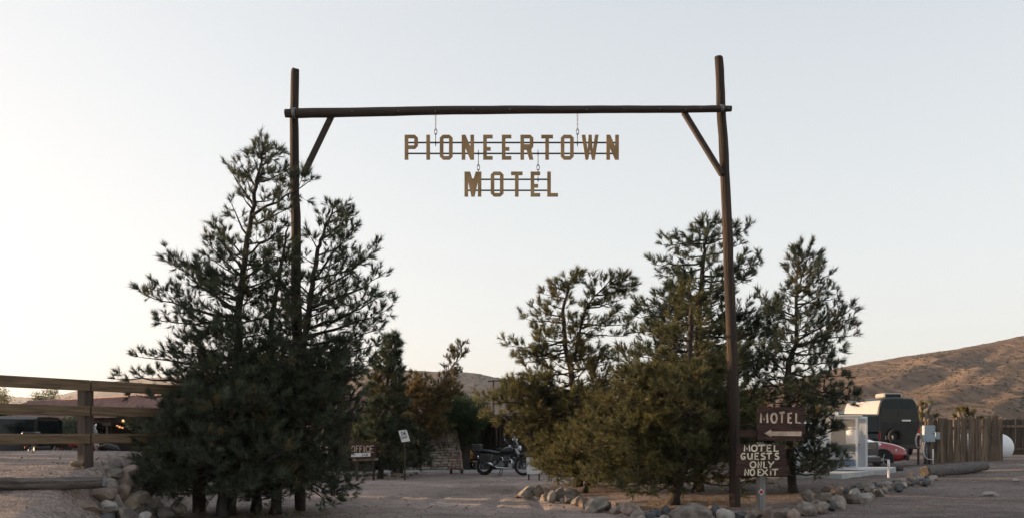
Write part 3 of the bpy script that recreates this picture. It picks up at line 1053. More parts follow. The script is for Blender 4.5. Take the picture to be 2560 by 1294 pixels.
def trunk_px(pts, D, base_px, dD=0.0):
    """trunk points from photo pixels at depth D, foot on the ground at base_px"""
    g = ground_at(*base_px)
    foot = P(base_px[0], base_px[1], D); foot[2] = Hs(foot[0], D) - .12
    return [foot] + [P(a, b, D + dD * i / len(pts)) for i, (a, b) in enumerate(pts)]


def on_trunk(T, py, D):
    z = CAMZ - (py - HOR) / FPX * D
    return np.array([np.interp(z, T.tl[:, 2], T.tl[:, k]) for k in (0, 1)] + [z])


def limbs_px(T, D, spec, **k):
    """spec: (height row on the trunk, tip px, tip py, depth offset of the tip[, sag])"""
    for q in spec:
        y0, tx, ty, dd = q[:4]
        sag = q[4] if len(q) > 4 else .2
        b = on_trunk(T, y0, D)
        e = P(tx, ty, D + dd)
        T.limb(b, e, r0=.012 + .014 * np.linalg.norm(e - b), sag=sag, **k)


# --- the dark pines round the gate's near-side post
D = 17.0
T = Tree(101, shoot=.145, fill=1.05, bare=.15)
T.trunk(trunk_px([(580, 1150), (588, 1000), (595, 898), (598, 745), (610, 671), (619, 597), (635, 509), (644, 448), (654, 400), (662, 358)], D, (577, 1285)), .115, .012)
limbs_px(T, D, [(795, 362, 736, .2, .1), (800, 395, 800, -.3), (780, 430, 652, .4, .12), (770, 468, 690, -.3), (750, 487, 664, .1), (720, 520, 690, .5), (690, 517, 602, -.2), (680, 540, 560, .2), (640, 560, 580, .4),
                (610, 690, 585, -.3), (590, 576, 505, .2), (560, 655, 545, .6), (540, 779, 449, -.35, .05), (560, 725, 520, -.2), (525, 600, 480, -.5), (515, 578, 428, .2), (505, 690, 495, .3), (490, 612, 440, -.3),
                (470, 600, 402, .1), (455, 712, 430, -.2), (440, 690, 450, .4), (430, 630, 385, .2), (415, 700, 376, -.1), (400, 636, 372, -.2), (395, 688, 400, .2), (385, 648, 366, .1), (378, 678, 372, -.1),
                (640, 715, 560, -.2), (660, 730, 640, .3), (700, 700, 610, .5), (720, 690, 690, -.5), (740, 530, 740, -.7), (820, 460, 800, .6),
                (860, 440, 880, -.3),  (900, 470, 850, .6), (850, 520, 830, -.8)])
T.whorl(28, 2.1, 4.8, lambda u: 1.1 - .5 * u, rise=(.2, .5))
limbs_px(T, D, [(910, 340, 890, -.4, .1), (950, 285, 946, .2, .05), (975, 320, 990, -.2, .08)], spread=.16)
T.dress_top(.74, step=.07)
T.whorl(60, .45, 2.8, lambda u: 1.5 - .28 * u, rise=(-.12, .30))
T.finish('pine_tree', 'tallest pine, its pointed top just left of the gate post', 'needle', needles=26, group='pines round the gate posts')

D = 17.6
T = Tree(102, shoot=.15, fill=1.05, up=.45)
T.trunk(trunk_px([(640, 1100), (660, 950), (680, 800), (700, 690), (712, 610), (722, 560)], D, (640, 1280)), .10, .012)
T.whorl(26, 1.9, 5.2, lambda u: 1.05 - .75 * u, rise=(.3, .7))
T.whorl(30, .6, 2.6, lambda u: 1.6 - .2 * u, rise=(-.05, .35))
T.finish('pine_tree', 'dense dark pine hidden between the tallest pine and the gate post', 'needle', needles=26, group='pines round the gate posts')

D = 17.1
T = Tree(103, shoot=.145, fill=1.05, bare=.15)
T.trunk(trunk_px([(700, 1150), (730, 1000), (755, 880), (777, 745), (788, 652), (802, 597), (821, 552), (839, 516)], D, (685, 1288)), .105, .012)
limbs_px(T, D, [(745, 934, 632, .2, .12), (770, 950, 690, -.3, .12), (700, 905, 655, .4), (700, 881, 566, -.1, .1), (680, 860, 640, .4), (660, 755, 640, -.2), (640, 872, 600, .2), (620, 775, 590, .2), (600, 865, 545, -.2),
                (590, 850, 580, .3), (570, 806, 535, .1), (560, 866, 528, .1), (540, 832, 520, .1), (535, 854, 520, -.1), (840, 969, 774, .1, .1), (820, 950, 740, -.4), (860, 955, 820, .3), (880, 940, 862, -.2), (900, 930, 900, .4),
                (930, 905, 935, -.3), (960, 895, 985, .2), (990, 885, 1030, -.3), (780, 700, 720, -.4), (740, 730, 680, .4), (1090, 850, 1120, -.2), (1110, 862, 1190, .1, .1), (1130, 885, 1214, -.4, .05), (1150, 850, 1250, -.5, .05), (1160, 830, 1262, -.9, .05)])
T.whorl(32, 1.9, 4.2, lambda u: 1.35 - .75 * u, rise=(.2, .55))
T.dress_top(.70, step=.07)
T.whorl(62, .35, 2.8, lambda u: 1.52 - .2 * u, rise=(-.16, .28), keep=lambda e: not (e[0] > -3.35 and e[2] < 1.75))
T.finish('pine_tree', 'bushy pine leaning right of the gate post with low sweeping boughs', 'needle', needles=26, group='pines round the gate posts')

D = 16.3
T = Tree(104, shoot=.155, fill=1.0, up=.5)
T.trunk(trunk_px([(556, 1200), (560, 1110), (566, 1030), (570, 975)], D, (552, 1292)), .115, .02)
limbs_px(T, D, [(1090, 350, 1085, .1, .1), (1110, 342, 1120, -.2, .1), (1130, 352, 1160, .1, .1), (1150, 365, 1200, -.2, .08), (1160, 380, 1230, .2, .05), (1080, 370, 1050, .3), (1060, 345, 1060, .5), (1140, 400, 1215, -.5, .05)])
T.whorl(52, .40, 2.2, lambda u: 1.5 - .6 * u, rise=(-.14, .35))
T.finish('pine_tree', 'low spreading dark pine in front of the tallest pine', 'needle_grey', needles=26, group='pines round the gate posts')

# --- the pines beyond the gate on the other side
D = 24.6
T = Tree(201, shoot=.185, fill=.92, side_step=.13, sub_step=.125, up=.5)
T.trunk(trunk_px([(1440, 1100), (1433, 964), (1412, 848), (1406, 770), (1421, 722), (1429, 692)], D, (1445, 1222)), .13, .014)
ld = [P(1436, 900, D), P(1447, 838, D), P(1464, 770, D), P(1487, 738, D), P(1526, 709, D), P(1575, 714, D)]
T.wood.tube(ld, [.036, .032, .026, .02, .013, .006], 7)
T.dress(ld, ln=(.18, .45), step=.06)
T.dress_top(.62, ln=(.18, .45), step=.06)
for a, b, c in ((P(1464, 770, D), P(1560, 745, D + .2), .1), (P(1487, 738, D), P(1582, 716, D), .05), (P(1487, 738, D), P(1475, 690, D + .2), .1), (P(1500, 728, D), P(1530, 692, D - .2), .1), (P(1526, 709, D), P(1578, 698, D + .1), .05),
                (P(1475, 755, D), P(1540, 770, D - .3), .1), (P(1455, 810, D), P(1575, 808, D), .1), (P(1450, 830, D), P(1560, 840, D - .4), .15), (P(1450, 820, D), P(1520, 800, D + .5), .1), (P(1526, 709, D), P(1555, 690, D), .05)):
    T.limb(a, b, .028, sag=c)
limbs_px(T, D, [(805, 1312, 795, .1, .15), (790, 1332, 768, -.3), (800, 1370, 790, .5), (745, 1358, 734, .1, .1), (730, 1385, 712, -.3), (720, 1450, 690, .2), (712, 1408, 704, .1), (706, 1438, 694, 0), (770, 1375, 760, .4),
                (855, 1268, 866, .1, .15), (870, 1285, 890, -.4), (880, 1300, 905, .3), (850, 1345, 845, -.6), (900, 1520, 880, -.3), (920, 1540, 900, .4), (930, 1310, 935, .2), (960, 1262, 985, .3), (985, 1205, 1005, .2, .1), (1000, 1215, 1040, -.3, .1), (1010, 1250, 1060, .4),
                (980, 1300, 965, -.5), (975, 1555, 975, .2), (990, 1575, 1010, -.3), (1000, 1240, 1000, -.6), (1020, 1280, 1080, -.2)])
T.whorl(22, 2.6, 4.4, lambda u: 1.2 - .5 * u, rise=(.15, .5))
T.whorl(66, .22, 2.7, lambda u: 1.15 + .8 * u * u, rise=(-.12, .2))
T.finish('pine_tree', 'fork-topped pine standing beside the parked black motorcycle', 'needle_sunlit', needles=26, group='pines beyond the gate')

D = 22.0
T = Tree(202, shoot=.18, fill=.95, side_step=.125, sub_step=.12, up=.45)
T.trunk(trunk_px([(1745, 1100), (1745, 900), (1750, 760), (1758, 647), (1765, 600), (1768, 560)], D, (1745, 1240)), .14, .014)
limbs_px(T, D, [(600, 1655, 612, .1, .1), (610, 1690, 598, -.3), (640, 1700, 640, .3), (655, 1636, 662, -.1, .12), (670, 1660, 690, .3), (575, 1747, 562, .1), (575, 1798, 556, -.1), (595, 1826, 570, .3), (610, 1865, 575, .2, .1), (590, 1735, 575, .2),
                (640, 1850, 610, -.2), (690, 1900, 660, .1, .12), (700, 1880, 690, -.3), (730, 1860, 700, .4), (780, 1580, 788, .1, .15), (770, 1600, 760, -.3), (760, 1640, 740, .4), (800, 1590, 830, .4), (820, 1940, 770, .2, .15), (830, 1945, 800, -.3), (840, 1920, 830, .4),
                (860, 1945, 850, .1), (870, 1560, 880, -.3), (900, 1545, 900, .3), (740, 1680, 720, -.5), (890, 1900, 900, -.2), (930, 1930, 930, .3)])
T.dress_top(.66, ln=(.18, .45), step=.055)
T.whorl(44, 2.6, 5.4, lambda u: 1.55 - .95 * u, rise=(.1, .45))
T.whorl(36, .8, 3.0, lambda u: 1.7, rise=(-.05, .25))
T.finish('pine_tree', 'tall dense pine rising behind the far gate post', 'needle', needles=26, group='pines beyond the gate')

D = 18.6
T = Tree(203, shoot=.15, fill=1.05, up=.4)
T.trunk(trunk_px([(1712, 1120), (1722, 950), (1728, 790), (1727, 750), (1723, 720)], D, (1680, 1268)), .135, .010)
limbs_px(T, D, [(1010, 1462, 1075, -.2), (1040, 1446, 1130, .2), (1060, 1470, 1180, -.3), (980, 1500, 1010, .3), (940, 1540, 975, -.2), (1090, 1520, 1200, -.6), (900, 1600, 890, .2), (850, 1630, 830, -.3), (1070, 1600, 1150, -1.1), (1050, 1560, 1120, -.9), (800, 1690, 760, .2), (770, 1760, 745, -.2)])
T.dress_top(.6, ln=(.18, .42), step=.06)
T.whorl(34, 1.9, 4.3, lambda u: 1.05 - .75 * u, rise=(.2, .5), keep=lambda e: e[0] < 3.9 or e[1] > 18.3)
T.whorl(104, .50, 2.8, lambda u: 1.72 - .35 * u, rise=(-.14, .25), keep=lambda e: e[0] < 3.55 or e[1] > 18.5)
T.finish('pine_tree', 'sunlit pine with thick leaning trunk behind the big pale boulder', 'needle_sunlit', bark='bark', needles=26, group='pines beyond the gate')

D = 22.6
T = Tree(204, shoot=.18, fill=1.0, side_step=.125, sub_step=.12, up=.4)
T.trunk(trunk_px([(1490, 1150), (1515, 1085), (1530, 1030), (1538, 990)], D, (1455, 1233)), .11, .012)
T.whorl(76, .30, 2.35, lambda u: 1.32 - .7 * u, rise=(-.14, .3))
T.finish('pine_tree', 'short sunlit bushy pine between the two bigger pines beyond the gate', 'needle_sunlit', needles=26, group='pines beyond the gate')

D = 20.6
T = Tree(205, shoot=.155, fill=.95, up=.45, bare=.1)
T.trunk(trunk_px([(1972, 1100), (1968, 960), (1972, 908), (1993, 858), (1990, 790), (1991, 732), (1993, 690), (1997, 640)], D, (1985, 1236)), .105, .010)
ld = [P(1992, 745, D), P(2005, 690, D), P(2015, 660, D), P(2021, 632, D)]
T.wood.tube(ld, [.018, .015, .010, .005], 6)
T.dress(ld, step=.06)
T.dress_top(.72, step=.07)
for a, b in ((P(2005, 690, D), P(2045, 650, D + .2)), (P(2016, 650, D), P(2050, 632, D)), (P(2016, 650, D), P(2000, 620, D - .1)), (P(2020, 630, D), P(2030, 612, D)), (P(2010, 670, D), P(1985, 640, D + .1))):
    T.limb(a, b, .012, sag=.1)
limbs_px(T, D, [(720, 2078, 686, .1, .08), (735, 2062, 660, -.2), (760, 2095, 742, .2, .08), (770, 2070, 720, -.3), (850, 2132, 768, .1, .05), (860, 2143, 830, -.2, .08), (865, 2120, 800, .4), (880, 2110, 870, .3), (700, 1968, 680, .2), (680, 1975, 650, -.2), (660, 2015, 640, .3), (640, 1985, 625, .1),
                (740, 1965, 730, -.3), (790, 1900, 742, .1, .12), (800, 1920, 780, -.3), (830, 1915, 830, .4), (870, 1900, 880, -.2), (900, 2100, 905, -.3), (930, 2110, 935, .2), (960, 2135, 992, .1, .05), (970, 2140, 1000, -.3, .05), (985, 2100, 1010, .3), (1000, 2060, 1030, -.6), (940, 1880, 950, .3), (1050, 2055, 1100, -.4), (1080, 2060, 1150, -.2), (1100, 2040, 1180, .2)])
T.whorl(24, 2.7, 4.5, lambda u: .95 - .45 * u, rise=(.2, .6))
T.whorl(46, .5, 2.8, lambda u: 1.2 - .1 * u, rise=(-.15, .25))
T.finish('pine_tree', 'slender pine with leaning trunk behind the brown motel signs', 'needle_grey', needles=26, group='pines beyond the gate')

# --- trees by the office
D = 30.5
T = Tree(301, shoot=.22, side_step=.12, sub_step=.11, up=.45)
T.trunk(trunk_px([(958, 1080), (968, 960), (978, 885), (981, 852)], D, (950, 1186)), .10, .012)
T.whorl(70, 1.0, 4.65, lambda u: .85 * (1 - u) ** .8 + .10, rise=(.35, .8))
T.dress_top(.6, step=.06)
T.whorl(20, .3, 1.6, lambda u: 1.05, rise=(.0, .3))
T.finish('pine_tree', 'small pointed dark pine beside the office sign', 'needle', needles=26, w=.032, group='trees by the office')

D = 33.0
T = Tree(302, shoot=.17, side_step=.12, sub_step=.10, up=.45, sparse=.05)
T.trunk(trunk_px([(1005, 1150), (1040, 1100), (1058, 1040), (1075, 990), (1110, 945), (1140, 905), (1156, 862)], D, (985, 1186)), .12, .012)
limbs_px(T, D, [(930, 1128, 870, .1, .05), (950, 1150, 930, -.2, .05), (970, 1135, 960, .3), (990, 1150, 985, -.2), (1000, 1010, 950, .2), (1010, 1000, 985, -.3), (1020, 1030, 935, .2), (960, 1050, 940, -.1), (1030, 1120, 1020, .3), (1040, 985, 1030, -.3), (1050, 1000, 1060, .2), (1060, 1110, 1060, -.4), (905, 1160, 885, .1), (890, 1135, 878, 0), (985, 1040, 960, -.4)])
T.dress_top(.45, ln=(.12, .34), step=.055)
T.whorl(46, 1.2, 3.1, lambda u: 1.3 - .35 * u, rise=(.1, .5))
T.finish('leaning_tree', 'half-dry russet tree leaning over the adobe wall', 'needle_brown', bark='bark_pale', needles=24, w=.034, group='trees by the office')

D = 32.5
T = Tree(303, shoot=.18, side_step=.12, sub_step=.11, up=.15)
T.trunk(trunk_px([(1008, 1150), (1015, 1130), (1025, 1110)], D, (1000, 1188)), .09, .03)
T.whorl(30, .35, 1.25, lambda u: 1.05 - .2 * u, rise=(-.1, .35))
T.finish('low_pine', 'low dark pine bush growing below the tilted white notice', 'needle_grey', needles=24, w=.034, group='trees by the office')


# --- broad-leaved growth
def leafy(name, label, cat, blobs, leaf, n, size, seed, stem_from=None, group=None, bark='twig', spray=9):
    """leaf sprays scattered through a set of ellipsoids (centre, radii), with stems running up into them"""
    rg = np.random.default_rng(seed)
    base = np.array(stem_from, float)
    t = thing(name, label, cat, base, group=group, world=True)
    pos = []
    vol = np.array([b[1][0] * b[1][1] * b[1][2] for b in blobs]); vol = vol / vol.sum()
    m = MB()
    for (c, r_), w in zip(blobs, vol):
        k = max(10, int(n * w))
        d = rg.normal(0, 1, (k, 3)); d /= np.linalg.norm(d, axis=1)[:, None]
        rad = rg.random(k) ** .38
        pos.append(np.asarray(c) + d * rad[:, None] * np.asarray(r_))
        for j in range(5):
            e = np.asarray(c) + rg.normal(0, .45, 3) * np.asarray(r_)
            mid = (base + e) / 2 + rg.normal(0, .06, 3)
            m.tube([base + rg.normal(0, .03, 3) * [1, 1, 0], mid, e], [.022, .014, .004], 5)
    pos = np.concatenate(pos)
    m.build('stems', bark, t, smooth=True)
    tp = [leaf_template(rg, spray) for _ in range(6)]
    V = place_shoots(pos, rg.normal(0, 1, pos.shape), size * rg.uniform(.7, 1.3, len(pos)), tp, rg)
    tri_mesh('foliage', V, leaf, t)
    TREES.append((name, len(V)))
    return t


def gfoot(px, D):
    x = (px - 1280) / FPX * D
    return np.array([x, D, Hs(x, D)])


leafy('climbing_vine', 'glossy green vine mounded over the end of the adobe wall', 'vine',
      [(P(1120, 1045, 35.4), (.75, .45, .42)), (P(1165, 1035, 35.4), (.6, .45, .6)), (P(1150, 1005, 35.8), (.45, .4, .4)), (P(1195, 1050, 35.6), (.4, .4, .35)), (P(1090, 1060, 35.2), (.4, .35, .3)), (P(1180, 1085, 35.8), (.3, .3, .5)), (P(1135, 1020, 35.6), (.6, .4, .35)), (P(1205, 1030, 36.0), (.4, .4, .4)), (P(1070, 1052, 35.3), (.35, .3, .2))],
      'leaf_green', 3400, .16, 41, stem_from=gfoot(1128, 36.7))
leafy('shrub', 'grey green shrub standing behind the timber rail fence', 'shrub', [(P(183, 1070, 30), (.38, .4, .45)), (P(195, 1055, 30), (.3, .3, .35)), (P(172, 1085, 30), (.3, .3, .35))], 'leaf_sage', 700, .16, 42, stem_from=gfoot(184, 30))
leafy('shrub', 'dark green shrub at the very edge beside the black car', 'shrub', [(P(-6, 1045, 34), (.35, .4, .4)), (P(5, 1055, 34), (.3, .3, .3))], 'leaf_green', 400, .16, 43, stem_from=gfoot(-4, 34))
leafy('shade_tree', 'backlit yellow green treetop showing above the long red roof', 'tree', [(P(95, 992, 62), (.5, .6, .4)), (P(125, 985, 62), (.55, .6, .5)), (P(140, 972, 62), (.28, .3, .5)), (P(105, 1010, 62), (.9, .8, .5)), (P(175, 1000, 62), (.4, .4, .25))], 'leaf_yellow', 420, .24, 44, stem_from=gfoot(115, 62), bark='bark')
leafy('shade_tree', 'backlit yellow green treetop cut by the picture edge', 'tree', [(P(2, 985, 62), (.5, .6, .6)), (P(14, 998, 62), (.4, .5, .4)), (P(-10, 1005, 62), (.7, .8, .6)), (P(45, 1008, 62), (.3, .4, .2))], 'leaf_yellow', 300, .24, 45, stem_from=gfoot(-5, 62), bark='bark')
leafy('shrub', 'sunlit yellow shrub top behind the green vine', 'shrub', [(P(1187, 996, 44), (.28, .3, .2)), (P(1200, 1003, 44), (.3, .3, .25))], 'leaf_yellow', 160, .14, 46, stem_from=gfoot(1192, 44))


# --- joshua trees above the paling fence
def joshua(label, D, stems, seed):
    rg = np.random.default_rng(seed)
    foot = gfoot(stems[0][0][0], D)
    t = thing('joshua_tree', label, 'tree', foot, group='joshua trees behind the paling fence', world=True)
    m = MB()
    pos, dr, sc = [], [], []
    for path in stems:
        pts = [P(a, b, D + rg.normal(0, .25) * (i > 0)) for i, (a, b) in enumerate(path)]
        if path is stems[0]:
            pts = [foot - [0, 0, .1]] + pts
        m.tube(pts, np.linspace(.16, .09, len(pts)), 8, noise=.08, seed=int(rg.integers(999)))
        d = nrm(pts[-1] - pts[-2])
        for k in range(3):
            pos.append(pts[-1] - d * .13 * k); dr.append(d); sc.append(.36 - .02 * k)
        for k in range(4):
            u = rg.random() * .6
            pos.append(pts[-1] * (1 - u) + pts[-2] * u); dr.append(d + rg.normal(0, .2, 3)); sc.append(.28)
    m.build('trunk', 'bark_pale', t, smooth=True)
    tp = [shoot_template(rg, 60, spread=(15, 100), ln=(.5, .85), w=.035, back=.1) for _ in range(4)]
    tri_mesh('crown', place_shoots(pos, dr, sc, tp, rg), 'joshua', t)


joshua('joshua tree with one tall arm beside the dark van', 52, [[(2312, 1075), (2314, 1030), (2312, 1012)], [(2314, 1032), (2322, 1020), (2326, 1008)], [(2313, 1035), (2303, 1020), (2304, 1010)], [(2312, 1055), (2296, 1040), (2291, 1022)], [(2312, 1055), (2298, 1048), (2302, 1036)], [(2314, 1055), (2328, 1046), (2336, 1040)],
                                                                  [(2314, 1060), (2322, 1050), (2320, 1040)], [(2312, 1062), (2300, 1058), (2294, 1050)]], 61)
joshua('rounded joshua tree above the middle of the paling fence', 54, [[(2412, 1078), (2410, 1050), (2408, 1030)], [(2410, 1052), (2400, 1040), (2396, 1028)], [(2411, 1050), (2420, 1038), (2418, 1024)], [(2412, 1055), (2430, 1042), (2434, 1028)], [(2412, 1055), (2396, 1050), (2390, 1042)],
                                                                        [(2413, 1060), (2436, 1050), (2446, 1046)], [(2412, 1060), (2402, 1056), (2398, 1050)], [(2410, 1040), (2404, 1030), (2406, 1020)], [(2413, 1050), (2426, 1044), (2428, 1036)]], 62)

# --- pines added off to the side of the picture to shade the corner
for k, (x, y, h, seed) in enumerate(((-12.7, 17.4, 4.6, 401), (-13.6, 20.0, 4.6, 402), (-15.6, 18.8, 5.0, 403))):
    T = Tree(seed, shoot=.30, side_step=.26, sub_step=.24, up=.45)
    b = np.array([x, y, Hs(x, y)])
    T.trunk([b - [0, 0, .1], b + [.1, 0, h * .5], b + [0, .1, h]], .13, .012)
    T.whorl(46, b[2] + .4, b[2] + h, lambda u: 1.9 * (1 - u) ** .7 + .15, rise=(.0, .5))
    T.finish('pine_tree', ('shading pine added outside the picture nearest the rail fence', 'shading pine added outside the picture behind the nearest one', 'tallest shading pine added outside the picture')[k], 'needle', needles=18, w=.05, group='shading pines added outside the picture')

# ------------------------------------------------------------------ stones
def _ico(sub):
    bm = bmesh.new(); bmesh.ops.create_icosphere(bm, subdivisions=sub, radius=1.0)
    v = np.array([q.co[:] for q in bm.verts]); f = [tuple(q.index for q in p.verts) for p in bm.faces]
    bm.free()
    return v, f


_ICO = {k: _ico(k) for k in (2, 3, 4)}


def stone(parent, px, py, w, h, material, seed, D=None, sub=3, flat=.75, name='stone', label=None, tilt=0.0, deep=None, cuts=15):
    """a boulder seen at photo pixel (px, py), w by h pixels; its foot rests on (or in) the ground"""
    rg = np.random.default_rng(seed)
    if D is None:
        g = ground_at(px, py + h * .5 - 1)
        D = g[1] + .25 * w / FPX * g[1]
    s = D / FPX
    v, f = _ICO[sub]
    v = v.copy()
    for _ in range(cuts):                                   # worn facets
        n = rg.normal(0, 1, 3); n /= np.linalg.norm(n)
        d = rg.uniform(.52, .90)
        k = v @ n
        over = np.clip(k - d, 0, None)
        v -= np.outer(over * .95, n)
    dirs = v / (np.linalg.norm(v, axis=1)[:, None] + 1e-9)
    nz = fbm(dirs[:, 0] * 2.3 + seed * 3.1 + dirs[:, 2] * 1.3, dirs[:, 1] * 2.3 + dirs[:, 2] * 1.9 + seed, 4) - .5
    nz2 = fbm(dirs[:, 0] * 7 + seed + dirs[:, 2] * 3.3, dirs[:, 1] * 7 - dirs[:, 2] * 2.9, 3) - .5
    v *= (1 + .26 * nz + .10 * nz2)[:, None]
    v /= np.abs(v).max(0)
    dp = deep or min(w, h * 1.6) * rg.uniform(.75, 1.0)
    v *= np.array([w * .5, dp * .5, h * .54]) * s
    if tilt:
        c, q = math.cos(tilt), math.sin(tilt)
        v = v @ np.array([[c, 0, -q], [0, 1, 0], [q, 0, c]]).T
    m = MB().add(v + P(px, py, D), f)
    return m.build(name, material, parent, smooth=True, angle=30, label=label)


wall = thing('stone_retaining_wall', 'rough bank of piled boulders at the end of the weathered log', 'stone wall', ground_at(300, 1285), world=True)
LS = [(248, 1232, 74, 37, 'granite_pink', 14.7, .06), (214, 1268, 72, 38, 'granite_pink', 14.4, -.05), (272, 1267, 45, 32, 'granite_pale', 14.5, 0), (281, 1212, 36, 46, 'granite', 15.0, 0),
      (284, 1182, 40, 28, 'granite', 15.4, .1), (322, 1184, 50, 38, 'granite_pink', 15.8, .12), (315, 1208, 40, 46, 'granite_pink', 15.5, -.5), (308, 1231, 30, 44, 'granite_pink', 15.2, -.4), (341, 1205, 34, 32, 'granite', 15.9, .7),
      (346, 1240, 54, 40, 'granite', 15.8, -.3), (330, 1260, 38, 44, 'granite_tan', 15.3, .2), (294, 1257, 30, 42, 'granite', 14.9, -.2), (316, 1286, 54, 44, 'granite', 14.7, .1), (358, 1293, 40, 30, 'granite_pale', 15.0, .2),
      (265, 1169, 21, 15, 'granite', 15.5, 0), (350, 1173, 36, 30, 'granite', 16.5, 0), (385, 1263, 44, 34, 'granite', 16.2, .1), (412, 1282, 46, 30, 'granite', 16.0, -.1), (442, 1268, 40, 30, 'granite', 16.5, 0),
      (372, 1226, 34, 40, 'granite', 16.8, .1), (245, 1205, 34, 14, 'granite', 14.9, .0), (352, 1151, 24, 16, 'granite_tan', 17.6, .1), (300, 1205, 26, 24, 'granite', 15.5, .0), (365, 1200, 30, 34, 'granite', 17.2, .3), (300, 1290, 30, 26, 'granite', 14.9, 0), (268, 1292, 34, 18, 'granite_dark', 14.4, 0)]
for i, (a, b, w, h, mt, d, tl) in enumerate(LS):
    stone(wall, a, b, w * 1.14, h * 1.12, mt, 900 + i, D=d, tilt=tl, sub=4 if w > 30 else 3)
solo(stone(None, 192, 1157, 33, 16, 'granite_tan', 950, D=15.05, name='boulder', cuts=14), 'squared tan stone lying at the foot of the fence post', 'boulder')
for i, (a, b, w, h, lb) in enumerate(((279, 1137, 22, 13, 'small grey stone on the bank crest nearest the fence post'), (298, 1135, 19, 12, 'middle of three small stones on the bank crest'), (317, 1134, 21, 13, 'small pale stone on the bank crest beside the dark pine'),
                                      (250, 1134, 20, 7, 'flat dark stone on the bank crest behind the fence post'), (340, 1140, 18, 12, 'tan stone on the bank crest half under the dark pine'))):
    solo(stone(None, a, b, w, h, ('granite_pink', 'granite', 'granite_pale', 'granite_dark', 'granite_tan')[i], 960 + i, D=18.2, name='boulder', sub=3), lb, 'boulder', 'small stones on the bank')

border = thing('stone_border', 'curving border of half-buried boulders round the trees beyond the gate', 'stone border', ground_at(1480, 1275), world=True)
RS = [(1318, 1230, 42, 28, 'granite', .5), (1300, 1238, 26, 12, 'granite', 0), (1346, 1230, 26, 32, 'granite_tan', -.1), (1327, 1243, 16, 9, 'granite', 0), (1363, 1242, 22, 15, 'granite', .3), (1379, 1241, 22, 28, 'granite', .1), (1400, 1238, 32, 32, 'granite', .3),
      (1408, 1251, 16, 13, 'granite_pale', 0), (1423, 1247, 26, 21, 'granite', 0), (1443, 1252, 31, 22, 'granite', .4), (1459, 1256, 22, 26, 'granite_pink', .2), (1489, 1261, 58, 34, 'granite', .05), (1425, 1230, 44, 18, 'granite', 0), (1515, 1264, 24, 22, 'granite_dark', 0),
      (1536, 1273, 26, 20, 'granite_pink', .3), (1537, 1260, 20, 13, 'granite_pink', 0), (1551, 1270, 17, 36, 'granite_pink', -.75), (1567, 1262, 13, 13, 'granite_pink', 0), (1577, 1277, 44, 36, 'granite_pink', -.3), (1594, 1288, 40, 24, 'granite', .2), (1603, 1296, 26, 18, 'granite', 0),
      (1622, 1288, 32, 20, 'granite_dark', .2), (1642, 1281, 30, 18, 'granite_dark', 0), (1662, 1276, 26, 22, 'granite_dark', .4), (1668, 1296, 34, 18, 'granite', 0), (1790, 1279, 26, 32, 'granite_dark', .2), (1776, 1268, 18, 12, 'granite_pink', 0), (1814, 1287, 40, 26, 'granite_pale', -.2),
      (1846, 1287, 44, 16, 'granite_dark', .1), (1876, 1289, 28, 20, 'granite', 0), (1892, 1283, 40, 26, 'granite_pink', .3), (1918, 1284, 27, 36, 'granite_pink', -.1), (1952, 1286, 38, 28, 'granite', .1), (1985, 1288, 28, 30, 'granite_pink', .1), (1968, 1276, 20, 14, 'granite', 0),
      (2014, 1270, 48, 34, 'granite', .05), (2051, 1269, 38, 28, 'granite', 0), (2020, 1240, 28, 42, 'granite', .15), (2058, 1242, 40, 26, 'granite', -.1), (2087, 1230, 32, 28, 'granite_pink', .5), (2097, 1254, 34, 30, 'granite', -.6), (2115, 1227, 26, 26, 'granite_dark', .3), (2137, 1231, 28, 20, 'granite_pale', 0),
      (2144, 1217, 34, 20, 'granite', .2), (2128, 1247, 38, 22, 'granite', -.1), (2157, 1244, 36, 26, 'granite_pale', 0), (2072, 1222, 34, 16, 'granite_pink', 0), (2168, 1226, 18, 14, 'granite', 0), (2176, 1240, 20, 18, 'granite', 0), (2080, 1262, 20, 26, 'granite_dark', .4), (2040, 1256, 26, 16, 'granite', 0)]
for i, (a, b, w, h, mt, tl) in enumerate(RS):
    stone(border, a, b, w * 1.2, h * 1.18, mt, 1000 + i, tilt=tl, sub=4 if w > 28 else 3)
rg = np.random.default_rng(77)
for i in range(40):
    u = rg.random()
    a = 2178 + 160 * u
    y = np.interp(a, [2178, 2230, 2290, 2340], [1222, 1211, 1201, 1196]) + rg.uniform(-9, 14) * (1 - .45 * u)
    w = rg.uniform(17, 34) * (1 - .3 * u)
    stone(border, a, y, w, w * rg.uniform(.6, .95), ('granite', 'granite', 'granite_pink', 'granite_pale', 'granite_dark')[rg.integers(5)], 1200 + i, tilt=rg.normal(0, .4), sub=3)
solo(stone(None, 1726, 1284, 110, 60, 'granite', 1300, name='boulder', sub=4, cuts=4, deep=70, tilt=-.04), 'biggest pale boulder, low and rounded, under the leaning pine trunk', 'boulder')
for i, (a, b, w, h, lb) in enumerate(((2478, 1233, 46, 16, 'flat pale stone half sunk in the bare slope'), (2440, 1218, 16, 7, 'little white stone poking from the bare slope'), (2538, 1200, 22, 8, 'pale stone near the edge of the bare slope under the tank'))):
    solo(stone(None, a, b, w, h, 'granite_pale', 1310 + i, name='boulder', sub=3), lb, 'boulder')

